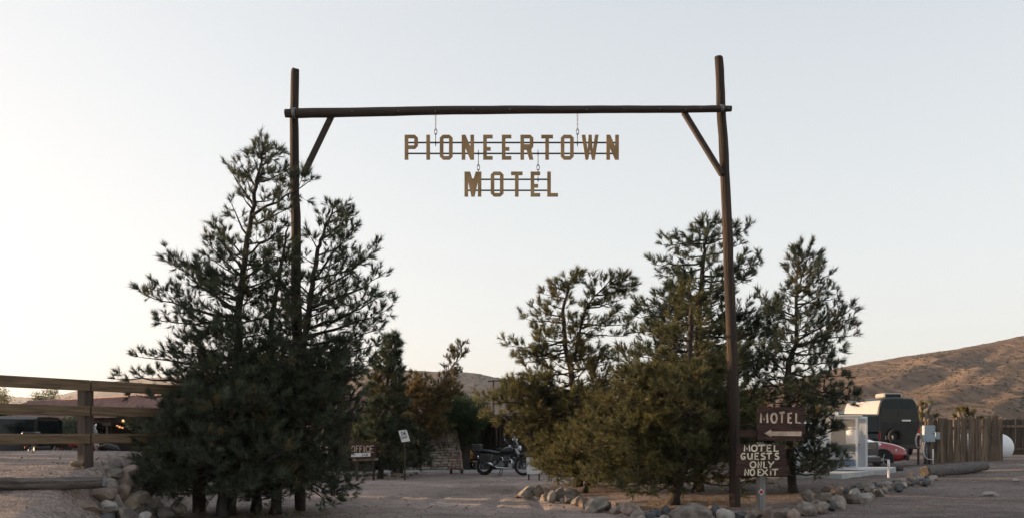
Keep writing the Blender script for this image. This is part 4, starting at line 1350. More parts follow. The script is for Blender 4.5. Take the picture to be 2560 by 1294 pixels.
lowborder = thing('stone_border', 'low row of small mixed stones in front of the office', 'stone border', ground_at(960, 1190), world=True)
for i in range(26):
    a = 858 + 188 * (i + .5) / 26 + rg.normal(0, 2)
    w = rg.uniform(9, 17)
    stone(lowborder, a, 1186 + rg.uniform(-2, 2) - (3 if a > 1030 else 0), w, w * rg.uniform(.6, .85), ('granite', 'granite_pink', 'granite_pale', 'granite_dark')[rg.integers(4)], 1400 + i, sub=2)
solo(stone(None, 953, 1177, 16, 10, 'granite_tan', 1440, name='boulder', sub=3), 'lone tan stone just behind the low stone row', 'boulder')

# ------------------------------------------------------------------ timber rail fence on the bank
fence = thing('rail_fence', 'timber rail fence with square posts and three rails on the bank', 'fence', (-7.12, 15.2, Hs(-7.12, 15.2)), world=True)
fdir = nrm([.54, 1.0, 0]); fn = np.array([fdir[1], -fdir[0], 0])
p1 = np.array([-7.12, 15.2, 0]); p2 = np.array([-5.96, 17.34, 0]); p0 = p1 - (p2 - p1); p00 = p0 - (p2 - p1)
for p, zt, zb in ((p1, 2.36, .6), (p2, 2.38, -.2), (p0, 2.36, .2)):
    MB().cbox(p + [0, 0, (zt + zb) / 2], (.185, .185, zt - zb), .012, rz=math.atan2(fdir[1], fdir[0])).build('post', 'post_wood', fence)
RZ = ((2.21, 2.39), (1.79, 1.955), (1.335, 1.50))
for k, (za, zb) in enumerate(RZ):
    for a, b, off in ((p0, p1, 0.0), (p1, p2, .0), (p2, p2 + (p2 - p1) * .7, 0)):
        q0 = a + fdir * .015 + fn * (.118) + [0, 0, (za + zb) / 2 + .006 * ((k * 3) % 2)]
        q1 = b - fdir * .015 + fn * (.118) + [0, 0, (za + zb) / 2 + .004 * (k % 2)]
        MB().beam(q0, q1, .05, zb - za, ch=.008).build('rail', 'rail', fence)

g = np.array([ground_at(-60, 1222), ground_at(120, 1222), ground_at(262, 1216)])
A, B = P(-60, 1208, 14.2), P(258, 1205, 14.35)
ln = wobble_line([A, (A + B) / 2 - [0, 0, .015], B], 22, .006, 31)
lg = thing('lying_log', 'long weathered log lying along the bank below the rail fence', 'log', (A + B) / 2 - [0, 0, .1], world=True)
MB().tube(ln, np.linspace(.105, .085, 22), 14, noise=.06, seed=9).build('stem', 'old_log', lg, smooth=True, angle=45)
MB().box(P(262, 1203, 14.3), (.075, .012, .125), rz=.2).build('end_plate', 'steel', lg)

# ------------------------------------------------------------------ painted plank signs
STROKES = {
    'M': [[(0, 1), (.06, 0), (.5, .72), (.92, 0), (1, 1)]], 'O': [[(.5, 0), (.14, .14), (.02, .5), (.16, .88), (.5, 1), (.86, .88), (.98, .5), (.86, .12), (.5, 0)]],
    'T': [[(0, .06), (1, 0)], [(.5, .04), (.47, 1)]], 'E': [[(1, 0), (.06, .03), (.02, .97), (1, 1)], [(.06, .5), (.78, .47)]], 'L': [[(.05, 0), (.0, .97), (1, 1)]],
    'G': [[(.95, .12), (.5, 0), (.1, .25), (.02, .6), (.3, .97), (.75, .95), (.95, .6), (.5, .58)]], 'U': [[(0, 0), (.05, .75), (.4, 1), (.8, .9), (1, 0)], [(1, 0), (1, 1)]],
    'S': [[(.95, .08), (.4, 0), (.05, .25), (.4, .47), (.9, .6), (.95, .88), (.5, 1), (0, .92)]], 'N': [[(.02, 1), (.05, 0), (.92, 1), (.97, 0)]], 'Y': [[(0, 0), (.45, .5)], [(1, 0), (.45, .52), (.3, 1)]],
    'X': [[(0, 0), (1, 1)], [(1, 0), (0, 1)]], 'i': [[(.5, .25), (.5, 1)], [(.45, 0), (.55, .06)]], 'I': [[(.5, 0), (.5, 1)]], 'F': [[(1, 0), (.08, .02), (.0, 1)], [(.05, .48), (.75, .46)]],
    'C': [[(.95, .12), (.5, 0), (.1, .2), (0, .55), (.2, .9), (.6, 1), (1, .88)]], 'A': [[(0, 1), (.5, 0), (1, 1)], [(.2, .62), (.8, .62)]], 'R': [[(0, 1), (0, 0), (.7, .02), (.95, .25), (.7, .5), (.05, .52)], [(.35, .52), (1, 1)]],
    'P': [[(0, 1), (0, 0), (.75, .02), (.98, .26), (.75, .52), (.05, .54)]], 'K': [[(0, 0), (0, 1)], [(.95, 0), (.05, .52), (1, 1)]], 'H': [[(0, 0), (0, 1)], [(1, 0), (1, 1)], [(0, .5), (1, .5)]],
    '2': [[(.05, .2), (.5, 0), (.95, .25), (.6, .6), (0, 1), (1, 1)]], '4': [[(.75, 1), (.75, 0), (0, .68), (1, .68)]], '0': [[(.5, 0), (.1, .2), (.05, .6), (.3, .97), (.7, .97), (.95, .6), (.9, .2), (.5, 0)]], '1': [[(.3, .15), (.55, 0), (.55, 1)]], '5': [[(.9, 0), (.15, 0), (.1, .42), (.6, .38), (.95, .65), (.6, 1), (.05, .92)]],
    '-': [[(0, .5), (1, .5)]], 'D': [[(0, 0), (0, 1), (.6, .95), (.98, .5), (.6, .05), (0, 0)]],
}


def stroke_letter(ch, x0, y0, x1, y1, width, fr, name, material, parent, seed=0, curve=True):
    """a brush-painted letter: ribbons following the strokes; fr(x, y, k) gives the sign's surface point"""
    rg = np.random.default_rng(seed)
    m = MB()
    lift = 0
    for st in STROKES[ch]:
        pts = np.array([(x0 + (x1 - x0) * a, y0 + (y1 - y0) * b) for a, b in st])
        if ch in 'OSCGU0' and len(pts) > 3:
            for _ in range(2):
                q = [pts[0]]
                for a, b in zip(pts[:-1], pts[1:]):
                    q += [a * .75 + b * .25, a * .25 + b * .75]
                q.append(pts[-1]); pts = np.array(q)
        d = np.gradient(pts, axis=0); d /= np.linalg.norm(d, axis=1)[:, None] + 1e-9
        nn = np.stack([-d[:, 1], d[:, 0]], 1)
        w = width * .5 * rg.uniform(.86, 1.14, len(pts))
        a, b = pts + nn * w[:, None], pts - nn * w[:, None]
        n = len(pts)
        v = [fr(*q, lift) for q in a] + [fr(*q, lift) for q in b]
        m.add(v, [(i, i + 1, n + i + 1, n + i) for i in range(n - 1)])
        lift += 1
    return m.build(name, material, parent)


def plank(parent, D, pts, th, material, name='plank'):
    fr = lambda x, y, k: P(x, y, D) + np.array([0, th * k, 0])
    return MB().prism(pts, [], fr).build(name, material, parent)


SD = 16.75
z6 = lambda u, v: (1830 + u / 6.47, 1010 + v / 6.47)
sp = thing('motel_sign', 'dark plank sign reading MOTEL over an arrow pointing to the gate', 'sign', P(1905, 1288, SD + .06) * [1, 1, 0], world=True)
for i, pp in enumerate(([(412, 42), (1178, 40), (1190, 172), (425, 176)], [(420, 180), (1186, 176), (1172, 300), (418, 304)], [(414, 308), (1174, 304), (1196, 434), (425, 438)], [(425, 442), (1190, 438), (1150, 520), (1178, 582), (415, 578)])):
    plank(sp, SD, [z6(*q) for q in pp], .03, 'sign_wood')
plank(sp, SD + .034, [z6(*q) for q in ((80, 412), (640, 410), (640, 520), (80, 522))], .03, 'sign_wood')
frS = lambda D0: (lambda x, y, k: P(x, y, D0) + np.array([0, -.004 - .0012 * k, 0]))
for i, (c, a, b) in enumerate((('M', 465, 575), ('O', 630, 728), ('T', 765, 850), ('E', 908, 968), ('L', 1035, 1105))):
    xa, ya = z6(a, 140 - (15 if c == 'T' else 0)); xb, yb = z6(b, 296)
    stroke_letter(c, xa, ya, xb, yb, 5.0, frS(SD), 'letter', 'sign_paint', sp, 50 + i)
MB().prism([z6(*q) for q in ((522, 464), (632, 400), (632, 434), (1126, 434), (1118, 508), (634, 506), (634, 526))], [], lambda x, y, k: P(x, y, SD) + np.array([0, -.008 + .006 * k, 0])).build('arrow', 'sign_paint', sp)
MB().cbox(P(1900, 1160, SD + .10) * [1, 1, 0] + [0, 0, .62], (.12, .10, 1.45), .01).build('post', 'grey_post', sp)

sg = thing('guests_sign', 'dark plank sign reading MOTEL GUESTS ONLY NO EXIT on a grey post', 'sign', P(1905, 1290, SD - .05) * [1, 1, 0], world=True)
SD2 = SD - .12
for pp in ([(78, 642), (880, 648), (850, 705), (892, 752), (80, 760)], [(74, 764), (884, 758), (850, 848), (885, 888), (78, 892)], [(80, 896), (886, 892), (880, 1022), (76, 1024)], [(70, 1028), (884, 1026), (890, 1148), (72, 1142)]):
    plank(sg, SD2, [z6(*q) for q in pp], .03, 'sign_wood')
plank(sg, SD2 + .036, [z6(*q) for q in ((100, 1060), (930, 1060), (900, 1172), (110, 1166))], .025, 'sign_wood')
rows = (((655, 755), (('M', 200, 285), ('O', 312, 408), ('T', 415, 540), ('E', 566, 636), ('L', 684, 752))), ((785, 885), (('G', 145, 218), ('U', 254, 326), ('E', 370, 432), ('S', 466, 538), ('T', 555, 645), ('S', 690, 760))),
        ((920, 1022), (('O', 290, 388), ('N', 420, 476), ('L', 514, 568), ('Y', 585, 680))), ((1045, 1145), (('N', 206, 270), ('O', 290, 366), ('E', 420, 474), ('X', 480, 576), ('i', 600, 650), ('T', 645, 748))))
for r_, ((ya, yb), ls) in enumerate(rows):
    for i, (c, a, b) in enumerate(ls):
        xa, y0 = z6(a, ya); xb, y1 = z6(b, yb)
        stroke_letter(c, xa, y0, xb, y1, 3.7, frS(SD2), 'letter', 'cream_paint', sg, 80 + r_ * 10 + i)
MB().cbox(P(1905, 1240, SD - .04) * [1, 1, 0] + [0, 0, .50], (.115, .09, 1.2), .01).build('post', 'grey_post', sg)
cx = P(1903, 1228, SD - .088)
rf = MB().prism([(0, .055), (.043, .015), (.043, -.02), (0, -.06), (-.043, -.02), (-.043, .015)], [], lambda x, y, k: cx + np.array([x, .002 * k, y])).build('reflector_plate', 'white_paint', sg)
MB().lathe([(.033, 0), (.033, .006), (.02, .012)], 16, cx - [0, .001, 0], m=[[1, 0, 0], [0, 0, -1], [0, 1, 0]]).build('reflector', 'red_lens', rf, smooth=True)
rs = thing('reflector_stake', 'little stake with round red reflector among the border stones', 'reflector', ground_at(1468, 1266), world=True)
gs = ground_at(1468, 1266)
MB().bar(gs - [0, 0, .05], gs + [0, 0, .17], .008, 6).build('stake', 'steel', rs)
MB().lathe([(.034, 0), (.034, .008), (.02, .014)], 14, gs + [0, -.01, .15], m=[[1, 0, 0], [0, 0, -1], [0, 1, 0]]).build('reflector', 'red_lens', rs, smooth=True)

# ------------------------------------------------------------------ concrete slab, gas cylinder cage
KD = 25.6
kc = P(2120, 1196, KD); kz = Hs(kc[0], kc[1]) + .10
sl = [P(1962, 1212, 24.0), P(2105, 1217, 23.6), P(2215, 1198, 26.2), P(2240, 1188, 28.5), P(2000, 1186, 28.8)]
m = MB()
out = [(q[0], q[1]) for q in sl]
m.prism(out, [], lambda x, y, k: np.array([x, y, kz - (0 if k == 0 else .42)]))
solo(m.build('concrete_slab', 'concrete'), 'pale concrete slab under the white cylinder cage', 'slab')

Acr = P(2142, 1198, KD - .35)                  # nearest upright
fa = R(180 - 22)                               # front side runs left and slightly away
W1, W2, HC = .98, .78, 1.52
e1 = np.array([math.cos(fa), math.sin(fa), 0]); e2 = np.array([math.sin(R(40)), math.cos(R(40)), 0])
A0 = np.array([Acr[0], Acr[1], kz])
cage = thing('cylinder_cage', 'white mesh cage holding gas bottles on the concrete slab', 'cage', A0 + e1 * W1 / 2 + e2 * W2 / 2, world=True)
crn = [A0, A0 + e1 * W1, A0 + e1 * W1 + e2 * W2, A0 + e2 * W2]
for c in crn:
    MB().box(c + [0, 0, HC / 2 + .04], (.055, .055, HC - .08), rz=-.3).build('upright', 'cage', cage)
for i in range(4):
    for z in (.07, HC - .03):
        MB().beam(crn[i] + [0, 0, z], crn[(i + 1) % 4] + [0, 0, z], .045, .06).build('frame_bar', 'cage', cage)


def mesh_panel(a, b, z0, z1, dx, dz, r, name='mesh_panel'):
    m = MB()
    d = b - a; L = np.linalg.norm(d); d = d / L
    nx, nzz = max(2, int(L / dx)), max(2, int((z1 - z0) / dz))
    for s_ in (1, -1):
        for i in range(-nzz, nx + nzz):
            x0 = i * L / nx
            # line x = x0 + s*(z) * (L/nx)/((z1-z0)/nzz)
            sl_ = s_ * (L / nx) / ((z1 - z0) / nzz)
            zz = np.array([0, z1 - z0])
            xx = x0 + sl_ * zz
            if sl_ > 0:
                lo, hi = max(0, -x0 / sl_), min(z1 - z0, (L - x0) / sl_)
            else:
                lo, hi = max(0, (L - x0) / sl_), min(z1 - z0, -x0 / sl_)
            if hi - lo < .02: continue
            p_, q_ = a + d * (x0 + sl_ * lo) + UP * (z0 + lo), a + d * (x0 + sl_ * hi) + UP * (z0 + hi)
            off = np.cross(d, UP) * .002 * s_
            m.tube([p_ + off, q_ + off], r, 4, cap=False)
    return m.build(name, 'cage', cage, kind='stuff')


mesh_panel(crn[0] + e1 * .02, crn[1] - e1 * .02, .10, HC - .06, .065, .09, .0028)
mesh_panel(crn[3], crn[0], .10, HC - .06, .045, .06, .0030)
mesh_panel(crn[2], crn[1], .10, HC - .06, .065, .09, .0028)
MB().box((crn[0] + crn[2]) / 2 + [0, 0, HC + .015], (1.02, .88, .03), rz=fa).build('roof_sheet', 'cage', cage)
MB().box((crn[0] + crn[2]) / 2 + [0, 0, .74], (.9, .7, .025), rz=fa).build('shelf', 'steel', cage)
MB().box((crn[2] + crn[3]) / 2 + [0, 0, .75], (.92, .02, 1.3), rz=fa).build('back_sheet', 'steel', cage)


def gas_bottle(base, label, blue):
    t = thing('gas_bottle', label, 'gas bottle', base, group='gas bottles in the cage')
    MB().lathe([(.14, 0), (.155, .02), (.155, .30), (.13, .37), (.06, .40), (.03, .405)], 20).build('body', 'tank_white', t, smooth=True, angle=60)
    if blue:
        MB().lathe([(.1565, .07), (.1565, .25)], 20).build('band', 'cyl_blue', t, smooth=True, angle=60)
    MB().torus((0, 0, .45), .09, .012, n=20, k=6).build('collar', 'tank_white', t, smooth=True)
    MB().lathe([(.02, .40), (.02, .46), (.03, .46), (.03, .48)], 10).build('valve', 'alloy', t)
    return t


mid = (crn[0] + crn[2]) / 2
for k, (dx, dy, z, lb) in enumerate(((-.22, -.14, .10, 'gas bottle with blue band, left one on the cage floor'), (.22, -.14, .10, 'gas bottle with blue band, right one on the cage floor'), (.24, -.05, .76, 'plain white gas bottle on the upper cage shelf'))):
    c = mid - e1 * dx + e2 * dy
    gas_bottle((c[0], c[1], kz + z - (.035 if z < .5 else .005)), lb, z < .5)
g = (crn[1] + crn[2]) / 2
MB().box(mid + e1 * .28 + [0, 0, HC + .075], (.30, .24, .10), rz=fa).build('roof_box', 'cage', cage)
pb = ground_at(2182, 1190)
solo(MB().lathe([(.03, -.05), (.03, .46), (.024, .48), (.005, .482)], 12, [pb[0] + .1, pb[1] - .8, Hs(pb[0] + .1, pb[1] - .8)]).build('pipe_bollard', 'white_paint', smooth=True, angle=50), 'short white pipe standing beside the cage', 'bollard')

# ------------------------------------------------------------------ paling fences, tank, meter boxes, log
FD = 33.4
pf = thing('paling_fence', 'weathered brown paling fence in front of the white tank', 'fence', P(2410, 1166, FD) * [1, 1, 0] + [0, 0, .3], world=True)


def paling_mesh(seed, w, h, th=.02, top=.05):
    rg = np.random.default_rng(seed)
    n = 9
    z = np.linspace(0, h, n)
    xo = np.cumsum(rg.normal(0, .003, n)); yo = np.cumsum(rg.normal(0, .002, n))
    rings = []
    for i in range(n):
        ww = w / 2 * (1 if i < n - 1 else .72)
        zz = z[i] - (0 if i < n - 1 else 0)
        rings.append(np.array([[-ww + xo[i], -th / 2 + yo[i], zz], [ww + xo[i], -th / 2 + yo[i], zz], [ww + xo[i], th / 2 + yo[i], zz], [-ww + xo[i], th / 2 + yo[i], zz]]))
    rings.insert(n - 1, np.array([[-w / 2 + xo[-1], -th / 2 + yo[-1], h - top], [w / 2 + xo[-1], -th / 2 + yo[-1], h - top], [w / 2 + xo[-1], th / 2 + yo[-1], h - top], [-w / 2 + xo[-1], th / 2 + yo[-1], h - top]]))
    me = bpy.data.meshes.new('paling')
    mb = MB().loft(rings)
    me.from_pydata(np.concatenate(mb.v).tolist(), [], mb.f)
    return me


def palings(parent, a, b, h, w, material, seed, gap=-.004):
    rg = np.random.default_rng(seed)
    a = np.asarray(a, float); b = np.asarray(b, float)
    L = np.linalg.norm((b - a)[:2]); d = (b - a) / L
    var = [paling_mesh(seed + i, w, h) for i in range(6)]
    for v_ in var: v_.materials.append(MAT[material])
    n = int(L / (w + gap))
    for i in range(n):
        c = a + d * ((i + .5) * L / n)
        o = link('paling', var[rg.integers(6)], parent)
        o.location = c - ORG[parent.name] + np.array([0, 0, rg.normal(0, .022)]) + np.cross(d, UP) * (.011 * (-1) ** i + rg.normal(0, .003))
        o.rotation_euler = (rg.normal(0, .012), rg.normal(0, .014), math.atan2(d[1], d[0]) + rg.normal(0, .06))
        o.scale = (rg.uniform(.93, 1.1), 1, rg.uniform(.985, 1.02))


fa_, fb_ = P(2316, 1163, FD), P(2506, 1167, FD + .2)
fa_[2] = Hs(*fa_[:2]) - .02; fb_[2] = Hs(*fb_[:2]) - .04
FH = 1.66
palings(pf, fa_, fb_, FH, .135, 'paling', 500)
fc_ = fb_ + np.array([.35, 1.1, 0])
palings(pf, fb_ + [.03, .05, 0], fc_, FH, .135, 'paling_dark', 510)
for z in (.35, 1.3):
    MB().beam(fa_ + [0, .05, z], fb_ + [0, .05, z], .04, .09).build('rail', 'paling_dark', pf)
for k in range(3):
    q = fa_ + (fb_ - fa_) * (.02 + .48 * k)
    MB().cbox(q + [0, .12, .78], (.1, .1, 1.62), .01).build('post', 'paling_dark', pf)

ff = thing('paling_fence', 'darker paling fence further back behind the white tank', 'fence', P(2560, 1160, 41) * [1, 1, 0] + [0, 0, .5], world=True)
ga, gb = P(2478, 1158, 41), P(2700, 1158, 41)
ga[2] = Hs(*ga[:2]) - .05; gb[2] = Hs(*gb[:2]) - .05
palings(ff, ga, gb, 1.62, .14, 'paling_dark', 520)
for z in (.3, 1.32):
    MB().beam(ga + [0, -.045, z], gb + [0, -.045, z], .05, .10).build('rail', 'paling', ff)

tk = thing('gas_tank', 'big white horizontal gas tank poking out behind the paling fence', 'tank', P(2495, 1150, 37.4) * [1, 1, 0] + [0, 0, .45], world=True)
tc_ = P(2496, 1117, 37.4); tr = .565
prof = [(0.001, -2.1)] + [(tr * math.sin(a), -1.55 - tr * math.cos(a) * 0 - .55 * math.cos(a)) for a in np.linspace(.15, math.pi / 2, 7)] + [(tr * math.sin(a), .02 + .55 * -math.cos(a)) for a in np.linspace(math.pi / 2, math.pi - .12, 8)]
ax = np.stack([np.array([0, 0, 1.]), nrm([-.25, 1, 0]), nrm([1, .25, 0])], 1)
MB().lathe(prof + [(.001, .572)], 32, tc_, m=ax).build('shell', 'tank_white', tk, smooth=True, angle=60)
for off in (-.0, -1.5):
    q = tc_ + nrm([1, .25, 0]) * off
    gz = Hs(q[0], q[1])
    MB().box((q[0], q[1], (gz + q[2] - tr * .9) / 2 + .02), (.14, .7, q[2] - tr * .86 - gz + .1)).build('foot', 'concrete', tk)
q = tc_ + nrm([1, .25, 0]) * .25
MB().bar((q[0] + .12, q[1] - .25, q[2] - .45), (q[0] + .12, q[1] - .25, Hs(q[0], q[1]) - .05), .028, 8).build('pipe', 'tank_white', tk)
for i in range(3):
    MB().box(tc_ + nrm([1, .25, 0]) * (.22) + np.array([-.08, -.545 + .035 * i, .18 - .05 * i]), (.18 - .04 * i, .004, .022), rz=.25).build('stencil', 'alloy', tk)

eb = thing('meter_box', 'grey electric cabinet mounted at the end of the paling fence', 'meter box', P(2321, 1163, FD - .3) * [1, 1, 0] + [0, 0, .3], world=True)
BD = FD - .32
q = P(2321.5, 1083, BD)
MB().cbox(q, (.40, .20, .60), .012, m=[[1, 0, 0], [0, 1, 0], [0, 0, 1]]).build('cabinet', 'grey_box', eb)
MB().box(q + [.015, -.105, 0], (.33, .012, .53)).build('door', 'grey_box', eb)
MB().box(q + [.12, -.118, .01], (.07, .014, .018)).build('handle', 'black_metal', eb)
for dx, r_, mt in ((-.15, .022, 'steel'), (-.07, .028, 'steel'), (.03, .028, 'black_metal')):
    b_ = q + [dx, .02, -.30]
    MB().bar(b_, (b_[0], b_[1], Hs(b_[0], b_[1]) - .05), r_, 8).build('conduit', mt, eb, smooth=True)
b_ = q + [.15, -.02, -.55]
MB().bar(b_, (b_[0], b_[1], Hs(b_[0], b_[1]) - .05), .026, 8).build('conduit', 'white_paint', eb, smooth=True)
MB().cbox(P(2343.5, 1088, BD + .12), (.165, .10, .26), .01).build('small_cabinet', 'grey_box', eb)
pts = [q + [-.17, -.06, -.28] + np.array([-.10 * math.sin(t * 3.1), -.03, -.62 * math.sin(t * 1.75) - .12 * t]) + np.array([.32 * t * t, 0, .10 * t * t]) for t in np.linspace(0, 1, 14)]
MB().tube(pts, .013, 6).build('cable', 'cage', eb, smooth=True)
hr = thing('hose_reel', 'pale coiled hose hanging beside the electric cabinet', 'hose', P(2297, 1101, BD) * [1, 1, 0] + [0, 0, .3], world=True)
c = P(2298, 1101, BD + .1)
m = MB()
for k in range(3):
    m.torus(c + [0, .03 * k, 0], .23 + .02 * k, .016, m=[[.45, 0, 0], [0, 0, 1], [0, 1.0, 0]], n=26, k=6)
m.build('coil', 'concrete', hr, smooth=True)
MB().cbox((c[0] + .02, c[1] + .12, (c[2] + .2 + Hs(c[0], c[1])) / 2), (.07, .07, c[2] + .2 - Hs(c[0], c[1])), .008).build('post', 'post_wood', hr)

a, b = ground_at(2312, 1192), ground_at(2470, 1178)
la = thing('lying_log', 'thick grey log lying on the slope before the paling fence', 'log', (a + b) / 2, world=True)
ln = wobble_line([a + [0, 0, .13], (a + b) / 2 + [0, 0, .14], b + [0, .2, .17]], 20, .008, 33)
MB().tube(ln, np.linspace(.165, .135, 20), 14, noise=.06, seed=12).build('stem', 'old_log', la, smooth=True, angle=45)
d = nrm(ln[0] - ln[1])
MB().tube([ln[0] - d * .02, ln[0] + d * .03], [.15, .14], 14, noise=.05, seed=3).build('cut_end', 'adobe_core', la)
a = ground_at(2232, 1176)
solo(MB().tube(wobble_line([a + [-.35, .1, .11], a + [.3, -.05, .11]], 8, .01, 4), .12, 12, noise=.07, seed=8).build('wheel_stop_log', 'old_log', smooth=True, angle=45), 'short dark log stop on the ground before the red car', 'log')

# utility pole far behind
up_ = thing('utility_pole', 'wooden utility pole with single crossarm before the far hill', 'utility pole', gfoot(1233, 90), world=True)
b = gfoot(1233, 90)
MB().tube([b - [0, 0, .3], P(1233, 948, 90)], [.16, .11], 10).build('pole', 'post_wood', up_, smooth=True, angle=50)
MB().beam(P(1219.5, 952.5, 89.8), P(1248.5, 950.5, 89.8), .10, .13).build('crossarm', 'post_wood', up_)
for a in (1221, 1226, 1240, 1247):
    MB().lathe([(.03, 0), (.05, .05), (.03, .12), (.05, .16), (.02, .2)], 8, P(a, 950, 89.8)).build('insulator', 'steel', up_)

# ------------------------------------------------------------------ office of adobe blocks
OD = 36.0
of = thing('office_building', 'adobe block office with red roof behind the leaning tree', 'building', gfoot(1060, OD), world=True)


def block_mesh(seed, L, hh, dd):
    rg = np.random.default_rng(seed)
    mb = MB().cbox((0, 0, 0), (L, dd, hh), .018)
    v = mb.v[0]
    v += rg.normal(0, .007, v.shape)
    me = bpy.data.meshes.new('brick')
    me.from_pydata(v.tolist(), [], mb.f)
    me.materials.append(MAT['adobe'])
    return me


aw = MB().box(P(1085, 1120, OD + .32) * [1, 1, 0] + [0, 0, .93], (2.9, .28, 1.86)).build('adobe_wall', 'adobe_core', of)
bvar = [block_mesh(700 + i, .36, .098, .24) for i in range(7)]
rgb = np.random.default_rng(9)
zc, row = Hs(-3, OD) + .05, 0
while zc < 1.92:
    tt = zc / 1.92
    xr = ((1159 - 20 * tt ** 1.3) - 1280) / FPX * OD          # the wall steps in as it rises
    x = (1000 - 1280) / FPX * OD + (.16 if row % 2 else 0)
    while x < xr - .06:
        Lb = rgb.uniform(.24, .42)
        if x + Lb > xr - .10: Lb = xr - x
        o = link('brick', bvar[rgb.integers(7)], aw)
        o.location = np.array([x + Lb / 2, OD + .06 + rgb.normal(0, .014), zc]) - ORG[of.name]
        o.scale = ((Lb - .016) / .36, 1, rgb.uniform(.92, 1.02))
        o.rotation_euler = (rgb.normal(0, .02), rgb.normal(0, .012), rgb.normal(0, .02) + (math.pi if rgb.random() < .5 else 0))
        x += Lb
    zc += .108; row += 1


def pbox(parent, name, x0, x1, y0, y1, z0, z1, material):
    return MB().box(((x0 + x1) / 2, (y0 + y1) / 2, (z0 + z1) / 2), (abs(x1 - x0), abs(y1 - y0), z1 - z0)).build(name, material, parent)


X = lambda px, D: (px - 1280) / FPX * D
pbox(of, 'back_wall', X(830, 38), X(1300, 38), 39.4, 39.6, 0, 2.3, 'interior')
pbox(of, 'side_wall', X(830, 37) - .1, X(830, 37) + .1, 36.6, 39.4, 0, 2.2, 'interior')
pbox(of, 'front_wall', X(845, 36.6), X(935, 36.6), 36.5, 36.7, 0, 2.2, 'dark_wood')
pbox(of, 'door', X(952, 36.7), X(968, 36.7), 36.64, 36.7, .05, 2.0, 'dark_wood')
pbox(of, 'porch_post', X(987, 36.2), X(990, 36.2), 36.15, 36.25, .0, 2.15, 'granite_tan')
pbox(of, 'porch_post', X(968, 36.2), X(971.5, 36.2), 36.15, 36.25, .0, 2.15, 'dark_wood')
pbox(of, 'eave_beam', X(840, 36.1), X(1170, 36.1), 36.0, 36.16, 2.10, 2.26, 'dark_wood')
x0, x1 = X(840, 36), X(1125, 36)
rf = MB().add([(x0 - .3, 35.7, 2.24), (x1 + .2, 35.7, 2.24), (x1 - .4, 38.6, 3.34), (x0 + .6, 38.6, 3.34), (x0 - .3, 41.4, 2.24), (x1 + .2, 41.4, 2.24)], [(0, 1, 2, 3), (3, 2, 5, 4), (1, 5, 2), (4, 0, 3)]).build('roof', 'roof_red', of)
for k in range(26):
    u = (k + .5) / 26
    a = np.array([x0 - .3 + (x1 - x0 + .5) * u, 35.68, 2.262]); b = np.array([x0 + .6 + (x1 - x0 - 1.0) * u, 38.58, 3.362])
    MB().bar(a, b, .035, 5).build('roof_rib', 'roof_red', rf)
# plank lean-to beyond the porch
lt = thing('plank_shed', 'dark shed of upright planks behind the black motorcycle', 'shed', gfoot(1270, 38), world=True)
pbox(lt, 'back_sheet', X(1190, 38.2), X(1480, 38.2), 38.2, 38.3, 0, 2.1, 'interior')
vs = [paling_mesh(800 + i, .17, 2.05, .025, .01) for i in range(5)]
for v_ in vs: v_.materials.append(MAT['dark_wood'])
for i in range(27):
    o = link('plank', vs[rgb.integers(5)], lt)
    o.location = np.array([X(1198, 38) + i * .178, 38.06 + rgb.normal(0, .012), -.02 + rgb.normal(0, .02)]) - ORG[lt.name]
    o.rotation_euler = (0, rgb.normal(0, .01), rgb.normal(0, .05))
pbox(lt, 'roof', X(1160, 37), X(1490, 37), 36.6, 39.8, 2.10, 2.2, 'dark_wood')
for px in (1262, 1284, 1240):
    MB().tube(wobble_line([(X(px, 37), 36.9, -.1), (X(px, 37), 36.9, 2.1)], 8, .008, px), .045, 7).build('pole', 'post_wood', lt, smooth=True)

# concrete walk before the office
solo(MB().prism([(X(955, 33.9), 33.9), (X(1200, 35), 35.0), (X(1330, 36.2), 36.2), (X(1330, 37.2), 37.2), (X(940, 35.8), 35.8)], [], lambda x, y, k: np.array([x, y, .075 if k == 0 else -.1])).build('pavement', 'concrete'), None, None, None, 'structure')

# black canopy with yellow bands
cp = thing('market_canopy', 'small black canopy with two yellow bands on its valance', 'canopy', gfoot(1222, 36.4), world=True)
c0, c1 = P(1194, 1053, 36.4), P(1250, 1053, 36.4)
for q in (c0, c1, c0 + [0, .9, 0], c1 + [0, .9, 0]):
    MB().bar((q[0], q[1], Hs(q[0], q[1])), q + [0, 0, .15], .014, 6).build('leg', 'black_metal', cp)
zt, zb = P(0, 1040, 36.4)[2], P(0, 1055, 36.4)[2]
cxm = (c0 + c1) / 2 + [0, .45, 0]
MB().add([(c0[0] - .05, c0[1] - .05, zt), (c1[0] + .05, c0[1] - .05, zt), (c1[0] + .05, c0[1] + .95, zt), (c0[0] - .05, c0[1] + .95, zt), (cxm[0], cxm[1], zt + .16)], [(0, 1, 4), (1, 2, 4), (2, 3, 4), (3, 0, 4), (3, 2, 1, 0)]).build('roof_cloth', 'navy', cp)
MB().box(((c0[0] + c1[0]) / 2, c0[1] - .05, (zt + zb) / 2), (c1[0] - c0[0] + .1, .02, zt - zb)).build('valance', 'navy', cp)
for za, zc_ in ((.13, .105), (.05, .03)):
    MB().box(((c0[0] + c1[0]) / 2 - .05, c0[1] - .066, zb + za), (c1[0] - c0[0] - .16, .008, .028 if za < .1 else .085)).build('band', 'yellow', cp)
MB().box((c1[0] - .02, c0[1] - .068, zb + .05), (.09, .008, .12)).build('patch', 'red_lens', cp)

